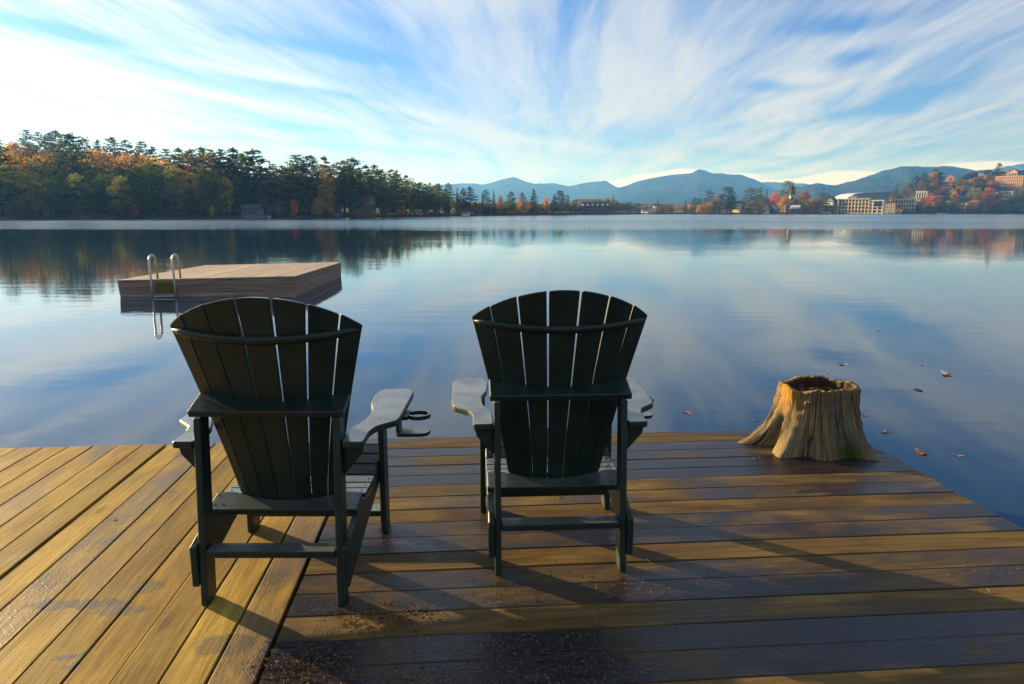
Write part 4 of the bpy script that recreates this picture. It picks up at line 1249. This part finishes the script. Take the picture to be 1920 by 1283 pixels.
# distant woods as one mass: low crowns on land behind the shores
def woods():
    rs = np.random.RandomState(9)
    P, N, S, C = [], [], [], []
    def crown(px, ytop, Y, w, ci):
        X = (px - 960) / US * Y
        g = float(gh(np.array([X]), np.array([Y]))[0])
        zt = CAM_H + (398.5 - ytop) / 1351 * Y
        H = max(4, zt - g)
        k = 70
        v = rs.normal(size=(k, 3)); v /= np.linalg.norm(v, axis=1)[:, None]
        rr = rs.uniform(.5, 1.05, k)
        P.append(np.array([X, Y, g + H * .5]) + v * rr[:, None] * np.array([w, w, H * .5])); N.append(v + rs.normal(size=(k, 3)) * .5); S.append(rs.uniform(.10, .2, k) * max(w, 3.5)); C.append(np.full(k, ci))
    for i in range(260):                                  # behind the left shore rows
        px = rs.uniform(-150, 860); Y = shore_Y(px) + rs.uniform(38, 60)
        crown(px, sky_y(px) + rs.uniform(14, 45) * 230 / Y, Y, 3.6, rs.choice([0, 0, 0, 1, 2]))
    for i in range(150):                                  # left hill
        px = rs.uniform(-150, 330); Y = rs.uniform(235, 340)
        crown(px, sky_y(px) + rs.uniform(4, 30), Y, 4.0, rs.choice([0, 0, 1, 2, 3]))
    for i in range(120):
        px = rs.uniform(860, 1200); Y = shore_Y(px) + rs.uniform(20, 60)
        crown(px, rs.uniform(379, 386), Y, 5, rs.choice([0, 0, 1, 2]))
    for i in range(330):                                  # behind the village
        px = rs.uniform(1200, 1680); Y = shore_Y(px) + rs.uniform(60, 260)
        crown(px, np.interp(px, [1200, 1400, 1500, 1680], [386, 384, 376, 368]) + rs.uniform(-3, 4), Y, 6, rs.choice([2, 2, 3, 1, 2]))
    for i in range(420):                                  # right hillside
        px = rs.uniform(1660, 2050); q = rs.uniform(0, 1); Y = shore_Y(px) + 10 + q * 190
        X = (px - 960) / US * Y
        g = float(gh(np.array([X]), np.array([Y]))[0])
        if 1683 < px < 1724 and 30 < Y - shore_Y(px) < 150: continue
        yt = 398.5 - (g + rs.uniform(5, 9) - CAM_H) / Y * 1351
        crown(px, yt, Y, 5, rs.choice([0, 1, 2, 2, 3]))
    P_, N_, S_, C_ = map(np.concatenate, (P, N, S, C))
    me = quads_mesh("distant_woods", P_, N_, S_, .85, LEAF['dark green'], rs)
    for c in ('olive', 'rust brown', 'orange'): me.materials.append(LEAF[c])
    me.polygons.foreach_set('material_index', C_.astype(np.int32))
    o = bpy.data.objects.new("distant_woods", me); COL.objects.link(o)
    tag(o, "far-off mixed autumn woods filling the land behind the shores", "woods", kind='stuff')
woods()

# ------------------------------------------------------------------ buildings
M_WHITE = mat_simple("white_painted_wall", (0.72, 0.68, 0.58), .7, .06, .5)
M_CREAM = mat_simple("cream_wall", (0.62, 0.50, 0.30), .8, .08, .5)
M_TAN = mat_simple("tan_brick_wall", (0.52, 0.33, 0.20), .85, .08, .4)
M_BROWN = mat_simple("brown_timber_wall", (0.13, 0.075, 0.045), .85, .2, .6)
M_GREY = mat_simple("grey_wall", (0.22, 0.24, 0.25), .8, .1, .5)
M_GREYD = mat_simple('shaded_grey_boards', (0.10, 0.115, 0.125), .8, .1, .5)  # darker copy of the grey wall with shade put into its colour
M_ROOFD = mat_simple("dark_shingle_roof", (0.045, 0.04, 0.045), .85, .2, 1)
M_ROOFR = mat_simple("brown_roof", (0.16, 0.09, 0.07), .85, .2, 1)
M_ROOFW = mat_simple("white_metal_roof", (0.42, 0.44, 0.47), .45, .05, .2)
M_GLASS = mat_simple("dark_window_glass", (0.02, 0.03, 0.04), .15, .2, .3, .6)
M_LAWN = mat_simple("lawn", (0.10, 0.13, 0.02), .95, .2, .2)

def place(px, ybase, Y):
    X = (px - 960) / US * Y
    return X, Y, CAM_H + (398.5 - ybase) / 1351 * Y
def windows(root, w, h, nx, nz, y, mat=M_GLASS, fw=.55, fh=.55, z0=0, x0=None, name="window"):
    for i in range(nx):
        for j in range(nz):
            cx_ = -w / 2 + w * (i + .5) / nx if x0 is None else x0 + w * (i + .5) / nx
            cz = z0 + h * (j + .5) / nz
            bm = bmesh.new()
            a, b = w / nx * fw / 2, h / nz * fh / 2
            box(bm, (cx_ - a, y - .12, cz - b), (cx_ + a, y + .05, cz + b))
            obj(name, bm, mat, root)
def gable(root, w, d, h, rh, wall, roof, over=.5, axis='x'):
    bm = bmesh.new(); box(bm, (-w / 2, 0, -3), (w / 2, d, h)); 
    if axis == 'x':
        prism(bm, [(0, h), (d, h), (d / 2, h + rh)], lambda a, b, t: (t, a, b), -w / 2 + .02, w / 2 - .02)
    else:
        prism(bm, [(-w / 2, h), (w / 2, h), (0, h + rh)], lambda a, b, t: (a, t, b), .02, d - .02)
    obj("wall", bm, wall, root)
    bm = bmesh.new(); tk = .35
    if axis == 'x':
        k = rh / (d / 2)
        prism(bm, [(-over, h - over * k + .05), (d / 2, h + rh + .05), (d + over, h - over * k + .05), (d + over, h - over * k + tk), (d / 2, h + rh + tk + .1), (-over, h - over * k + tk)], lambda a, b, t: (t, a, b), -w / 2 - over, w / 2 + over)
    else:
        k = rh / (w / 2)
        prism(bm, [(-w / 2 - over, h - over * k + .05), (0, h + rh + .05), (w / 2 + over, h - over * k + .05), (w / 2 + over, h - over * k + tk), (0, h + rh + tk + .1), (-w / 2 - over, h - over * k + tk)], lambda a, b, t: (a, t, b), -over, d + over)
    obj("roof", bm, roof, root)
def house(px, ybase, Y, wpx, hpx, rpx, wall, roof, label, cat="house", name="house", axis='x', rz=0.0, nx=3, nz=1, d=9, wm=M_GLASS, grp=None):
    X, Y_, z = place(px, ybase, Y)
    if px > 1200 and rz == 0.0: rz = R(-44 - (px * 7 % 9))
    root = empty(name, (X, Y_ + (6 if px > 1200 else 0), z), rz, label, cat, grp)
    k = Y / 1351
    gable(root, wpx * k, d, hpx * k, rpx * k, wall, roof, .5, axis)
    windows(root, wpx * k * .86, hpx * k * .9, nx, nz, 0, wm)
    return root
# left shore boathouses
house(468, 405, 194, 30, 13, 6, M_GREYD, M_ROOFD, "small grey boathouse at the waterline under the dark left woods", "boathouse", "boathouse", nx=3, d=5)
house(678, 401, 236, 44, 16, 13, M_BROWN, M_ROOFR, "brown roofed lodge half hidden in the left woods", "lodge", "lodge", nx=5, d=7, rz=R(12))
house(628, 400, 224, 12, 9, 4, M_GREYD, M_ROOFD, "tiny grey cabin between pines left of the brown roofed lodge", "cabin", "cabin", nx=2, d=4)
house(872, 402, 336, 16, 6, 4, M_WHITE, M_ROOFD, "small white boathouse at the end of the left woods", "boathouse", "boathouse", nx=3, d=4)
# lodge on the point
rt = house(1116, 402, 516, 52, 14, 8, M_BROWN, M_ROOFD, "long dark lodge with a row of white dormers on the middle shore", "lodge", "lodge", nx=9, nz=1, d=10)
for i in range(6):
    bm = bmesh.new(); x = -9 + i * 3.6
    box(bm, (x - .6, -.3, 6.0), (x + .6, 2.0, 7.4)); obj("dormer", bm, M_WHITE, rt)
house(1090, 394, 530, 5, 10, 3, M_WHITE, M_ROOFD, "narrow white gable end beside the dark dormered lodge", "house", axis='y', nx=1, d=6)
house(1211, 399, 660, 16, 6, 4, M_WHITE, M_ROOFD, "low white cottage right of the dark tree mass on the far shore", "cottage", "cottage", nx=3)
house(1227, 396, 690, 8, 8, 5, M_WHITE, M_ROOFD, "white gabled cottage behind the lone spruce", "cottage", "cottage", axis='y', nx=1)
house(1275, 399, 700, 20, 3, 2, M_WHITE, M_ROOFD, "low pale shed on the open far shore", "shed", "shed", nx=3, d=5)
house(1384, 394, 668, 15, 12, 5, M_CREAM, M_ROOFD, "cream house between the dark maple and the twin pines", nx=2, nz=2)
house(1437, 400, 654, 9, 8, 5, M_CREAM, M_GREY, "little yellow boathouse with a gabled front on the far shore", "boathouse", "boathouse", axis='y', nx=1, d=6)
house(1450, 400, 656, 13, 8, 6, M_BROWN, M_GREY, "grey roofed boathouse right of the little yellow one", "boathouse", "boathouse", axis='y', nx=1, d=6)
rt = house(1494, 400, 664, 17, 9, 5, M_BROWN, M_ROOFW, "brown boathouse with a white roof below the church steeple", "boathouse", "boathouse", nx=4, d=6)
rt = house(1558, 386, 730, 18, 9, 8, M_GREY, M_ROOFD, "white trimmed gabled house left of the balconied hotel", axis='y', nx=3, nz=1, wm=M_WHITE)
house(1556, 400, 708, 20, 10, 3, M_GREY, M_ROOFD, "dark shaded lake house below the gabled house", nx=4)
# church
X, Y_, z = place(1484, 392, 700)
ch = empty("church", (X, Y_, z), 0, "grey church with a thin pointed steeple", "church")
k = 700 / 1351
gable(ch, 22 * k, 14, 12 * k, 6 * k, M_GREY, M_ROOFD, .5, 'x')
bm = bmesh.new(); box(bm, (-2.6, -2.5, -3), (1.4, 1.5, 27 * k)); obj("tower", bm, M_CREAM, ch)
bm = bmesh.new(); s_ = [(-2.9, -2.8), (1.7, -2.8), (1.7, 1.8), (-2.9, 1.8)]
vb = [bm.verts.new((a, b, 27 * k)) for a, b in s_]; vt = bm.verts.new((-.6, -.5, 49 * k))
bm.faces.new(vb[::-1]); [bm.faces.new((vb[i], vb[(i + 1) % 4], vt)) for i in range(4)]
obj("spire", bm, M_ROOFD, ch)
windows(ch, 3, 6, 1, 1, -2.5, z0=7, x0=-2.1)

# balconied hotel: slab floors and piers in front of dark glass
def hotel(px0, px1, ytop, ybase, Y, nx, nz, label, wall=M_WHITE, d=16, rz=0, name="hotel", pier=.8, roof=None):
    k = Y / 1351
    X, Y_, z = place((px0 + px1) / 2, ybase, Y)
    w, h = (px1 - px0) * k, (ybase - ytop) * k
    if rz == 0: rz = R(-44)
    root = empty(name, (X, Y_ + 6, z), rz, label, name)
    bm = bmesh.new(); box(bm, (-w / 2, 2, -3), (w / 2, d, h - .4)); obj("wall", bm, wall, root)
    windows(root, w, h - .5, nx, nz, 2.0, M_GLASS, .85, .72)
    for j in range(nz):
        bm = bmesh.new()
        zz = h * j / nz
        box(bm, (-w / 2, 0, zz - .2), (w / 2, 2, zz + .15))
        box(bm, (-w / 2, -.02, zz + .15), (w / 2, .08, zz + .7))
        obj("balcony", bm, wall, root)
    for i in range(nx + 1):
        bm = bmesh.new(); xx = -w / 2 + w * i / nx
        box(bm, (xx - pier / 2, -.25, -1), (xx + pier / 2, 1.98, h - .41)); obj("pier", bm, wall, root)
    bm = bmesh.new(); box(bm, (-w / 2 - .6, -.6, h - .4), (w / 2 + .6, d + .5, h + .4)); obj("roof", bm, roof or wall, root)
    return root
hotel(1577, 1632, 373, 400, 715, 9, 4, "large white balconied hotel on the waterfront with four floors of balconies", M_CREAM, 7)
ht = hotel(1633, 1659, 376, 400, 722, 3, 4, "hotel wing with an arched dark window, right of the balconied hotel", M_WHITE, 7)
bm = bmesh.new()
k = 722 / 1351
arc = [(-3.2, 12)] + [(-3.2 + 3.4 - 3.4 * math.cos(math.pi * i / 10), 14 + 2.6 * math.sin(math.pi * i / 10)) for i in range(11)] + [(3.6, 12)]
prism(bm, [(a + 2.5, b - 5) for a, b in arc], lambda a, b, t: (a, t, b), -.45, -.28); obj("arched_window", bm, M_GLASS, ht)
hotel(1660, 1681, 380, 398, 735, 6, 3, "low cream hotel wing with rows of square windows between the arched wing and the slope", M_CREAM, 7, roof=M_ROOFD)
hotel(1684, 1717, 374, 398, 790, 7, 3, "cream pillared hotel block below the green lawn", M_CREAM, 7)
house(1666, 396, 745, 16, 3, 3, M_CREAM, M_CREAM, "small yellow roofed pavilion in front of the hotels", "pavilion", "pavilion", nx=3, d=5)
# arena roof
X, Y_, z = place(1622, 385, 800)
ar = empty("arena", (X, Y_, z), 0, "big arena with a long white curved roof behind the balconied hotel", "arena")
k = 800 / 1351
bm = bmesh.new()
w = 88 * k
top_ = [(-w / 2, 0), (-w / 2 + 2, 8 * k), (-w / 2 + 5, 13 * k), (-w / 2 + 8, 16.5 * k), (-w / 2 + 13, 20 * k), (-w / 2 + 22, 22 * k), (w / 2 - 2, 24 * k), (w / 2, 24 * k)]
prism(bm, top_ + [(w / 2, -.5)], lambda a, b, t: (a, t, b), 0, 34); obj("wall", bm, M_GREY, ar)
bm = bmesh.new()
for (a0_, b0_), (a1_, b1_) in zip(top_, top_[1:]):
    prism(bm, [(a0_, b0_ + .05), (a1_, b1_ + .05), (a1_, b1_ + .9), (a0_, b0_ + .9)], lambda a, b, t: (a, t, b), -1.5, 35)
obj("roof", bm, M_ROOFW, ar)
bm = bmesh.new(); box(bm, (-w / 2 + 8, -3, 0), (-w / 2 + 14, -.01, 17.5 * k)); obj("entrance_block", bm, M_WHITE, ar)
# lawn
me = bpy.data.meshes.new("lawn")
vs = []
for j in range(8):
    for i in range(8):
        px = 1683 + 42 * i / 7; Y = 815 + 85 * j / 7
        X = (px - 960) / US * Y
        vs.append((X, Y, float(gh(np.array([X]), np.array([Y]))[0]) + .35))
me.from_pydata(vs, [], [(j * 8 + i, j * 8 + i + 1, j * 8 + i + 9, j * 8 + i + 8) for j in range(7) for i in range(7)])
tag(obj("lawn", me, M_LAWN), "sloping green lawn above the hotel block", "lawn", kind='structure')
# hillside buildings
def ground_y(px, Y):
    X = (px - 960) / US * Y
    return 398.5 - (float(gh(np.array([X]), np.array([Y]))[0]) - CAM_H) / Y * 1351
b = hotel(1721, 1738, 359, 372, 850, 4, 1, "bright white flat roofed building at the top of the lawn", M_WHITE, 9)
house(1774, 364, 885, 20, 8, 5, M_WHITE, M_ROOFR, "white house with a brown roof between orange and red maples", nx=3, nz=1)
house(1812, 372, 880, 22, 14, 9, M_BROWN, M_ROOFD, "dark steep roofed house behind the orange maple", nx=3, nz=1)
house(1817, 370, 872, 7, 6, 4, M_WHITE, M_ROOFD, "small white house front beside the steep dark roof", nx=1, nz=1, axis='y')
house(1886, 372, 868, 26, 14, 6, M_CREAM, M_ROOFD, "pale yellow house below the big tan hotel", nx=5, nz=2)
house(1872, 374, 862, 9, 10, 6, M_WHITE, M_ROOFD, "white gabled house left of the pale yellow one", nx=1, nz=2, axis='y')
house(1865, 352, 930, 16, 8, 8, M_BROWN, M_ROOFD, "dark roofed house left of the big tan hotel", nx=2, nz=1)
house(1781, 397, 822, 5, 18, 1, M_CREAM, M_CREAM, "narrow cream lakeside tower under the orange birch", "tower", "tower", nx=1, nz=3, d=6)
house(1809, 397, 826, 14, 17, 3, M_CREAM, M_ROOFD, "cream lakeside house with a dark roof under the hillside trees", nx=2, nz=2)
tan = hotel(1869, 1913, 331, 354, 905, 14, 4, "big tan brick hotel high on the right hillside", M_TAN, 30, R(-54), pier=.9)
up = hotel(1889, 1925, 321, 336, 950, 8, 1, "upper tan building with a gable on the hilltop behind the big tan hotel", M_TAN, 14, pier=1.0, roof=M_ROOFD)
house(1896, 334, 948, 14, 12, 5, M_TAN, M_ROOFD, "tan gabled pavilion at the left end of the upper tan building", "house", nx=3, nz=1, axis='y', d=10)
for i, (px, y) in enumerate([(1836, 325), (1848, 324)]):
    house(px, y + 1, 1010, 9, 3, 3, M_GREY, M_ROOFD, ["grey house on the dark hilltop, first left of the tall lone pine", "second grey house from the tall lone pine on the dark hilltop"][1 - i], nx=2)
make_mountain("hill", "dark wooded hilltop behind the right shore village",
    [(1775, 345), (1800, 328), (1815, 322), (1850, 321), (1890, 322), (1940, 326), (2020, 340)], 1150, 120, mat_forest_hill("dark_hill_forest", (0.016, 0.022, 0.02), (0.05, 0.032, 0.028), .03), 12)
# dock stages and boats along shores: light strips at the waterline
for i, (px, w_, lab) in enumerate([(492, 3.2, "low boat jetty beside the grey boathouse"), (1600, 24, "long pale waterfront seawall below the balconied hotel"), (1655, 10, "short pale seawall below the arched wing"), (1765, 14, "pale lakeside jetty under the red maples")]):
    Y = shore_Y(px) - 1
    X = (px - 960) / US * Y
    bm = bmesh.new(); box(bm, (-w_ / 2, 0, -1.2), (w_ / 2, 2.0, .25), .05)
    for j in range(5):
        xx = -w_ / 2 + w_ * (j + .1) / 5; box(bm, (xx, -.15, -1.2), (xx + .2, -.01, .6))
    tag(obj("jetty", bm, M_CREAM if i else M_GREY), lab, "jetty").location = (X, Y, WZ + .5)
# flag pole by the shore
bm = bmesh.new(); tube(bm, [(0, 0, 0), (0, 0, 9)], [.12, .06], 8)
X, Y_, z = place(1462, 400, 656)
tag(obj("flagpole", bm, M_WHITE), "thin white flagpole on the far shore left of the steeple", "flagpole").location = (X, Y_, z)

# ------------------------------------------------------------------ floating leaves
def leaf_mesh(seed):
    rs = random.Random(seed)
    bm = bmesh.new()
    pts = []
    for k in range(22):
        a = 2 * math.pi * k / 22
        r_ = .5 * (1 + .32 * math.cos(5 * a) * (1 if k % 2 else .7)) * rs.uniform(.85, 1.1)
        pts.append((r_ * math.cos(a), r_ * math.sin(a) * .8, .06 * math.cos(2 * a + seed) + .05 * rs.random()))
    c = bm.verts.new((0, 0, -.02))
    vv = [bm.verts.new(p) for p in pts]
    for k in range(22):
        bm.faces.new((c, vv[k], vv[(k + 1) % 22]))
    g = bmesh.ops.solidify(bm, geom=bm.faces[:], thickness=.02)
    tube(bm, [(.4, 0, 0), (.7, .05, .05), (.9, .12, .09)], .015, 5)
    me = bpy.data.meshes.new("leaf"); bm.to_mesh(me); bm.free()
    return me
LM = {'pale': mat_simple("pale_dry_leaf", (0.42, 0.33, 0.26), .6, .2, 3), 'orange': mat_simple("orange_leaf", (0.50, 0.17, 0.05), .6, .3, 3), 'pink': mat_simple("pink_leaf", (0.42, 0.17, 0.12), .6, .2, 3), 'green': mat_simple("green_leaf", (0.10, 0.12, 0.05), .6, .2, 3)}
for i, (px, py, s_, c, lab) in enumerate([
    (1583, 684, 17, 'pale', "pale dry leaf floating beyond the stump, nearest above its rim"), (1775, 703, 26, 'pale', "largest pale curled leaf floating far right of the stump"), (1722, 732, 15, 'green', "dull green leaf floating right of the stump top"),
    (1620, 779, 11, 'pink', "pink leaf floating just behind the stump's right side"), (1288, 774, 15, 'pink', "single pink leaf floating between the right chair and the stump"), (1660, 811, 14, 'pink', "pink leaf floating close to the dock corner"),
    (1728, 850, 20, 'orange', "bright orange curled leaf floating off the dock's right edge"), (1798, 855, 15, 'pale', "pale curled leaf floating right of the bright orange one"), (1732, 685, 8, 'pale', "tiny pale leaf floating between the two large pale ones"),
    (1646, 620, 7, 'pink', "tiny brown leaf floating farthest out on the open water"), (1414, 789, 7, 'pale', "tiny pale leaf floating left of the stump"), (1357, 740, 6, 'pale', "speck of a leaf floating above the lone pink leaf"), (1553, 700, 6, 'pale', "tiny pale leaf floating just left of the nearest pale one")]):
    d = px_dir(px, py); t_ = (CAM_H - WZ) / -d.z
    p = d * t_
    depth = p.y * math.cos(PITCH) + (CAM_H - WZ) * math.sin(PITCH)
    sz = s_ / FPX * depth
    me = leaf_mesh(i)
    o = obj("fallen_leaf", me, LM[c])
    o.location = (p.x, p.y, WZ + .004); o.scale = (sz, sz, sz * .9); o.rotation_euler = (0, 0, i * 1.3)
    tag(o, lab, "leaf", "autumn leaves floating on the lake")
# leaves on the dock by the stump
for i, (px, py, s_, lab) in enumerate([(1446, 850, 7, "tiny pale leaf on the dock in front of the stump's left root"), (1660, 857, 7, "tiny pale leaf on the dock right of the stump"), (216, 975, 9, "small curled leaf on the golden planks")]):
    d = px_dir(px, py); p = d * (CAM_H / -d.z)
    o = obj("fallen_leaf", leaf_mesh(i + 40), LM['pale']); o.location = (p.x, p.y, .004); sz = s_ / FPX * p.y; o.scale = (sz, sz, sz); o.rotation_euler = (0, 0, i * 2)
    tag(o, lab, "leaf")

# ------------------------------------------------------------------ air
def make_haze():
    bm = bmesh.new()
    box(bm, (-2600, -700, -8), (5200, 6400, 370))
    m = bpy.data.materials.new("haze"); m.use_nodes = True
    t = NT(m.node_tree)
    v = t.n('ShaderNodeVolumePrincipled', {'Color': (0.12, 0.37, 1.0), 'Density': 2.0e-4, 'Anisotropy': 0.3, 'Absorption Color': (1.0, 1.0, 1.0)})
    o_ = t.n('ShaderNodeOutputMaterial')
    t.t.links.new(v.outputs[0], o_.inputs['Volume'])
    o = obj("haze", bm, m)
    tag(o, "thin blue morning haze between the shores and the mountains", "haze", kind='stuff')
make_haze()
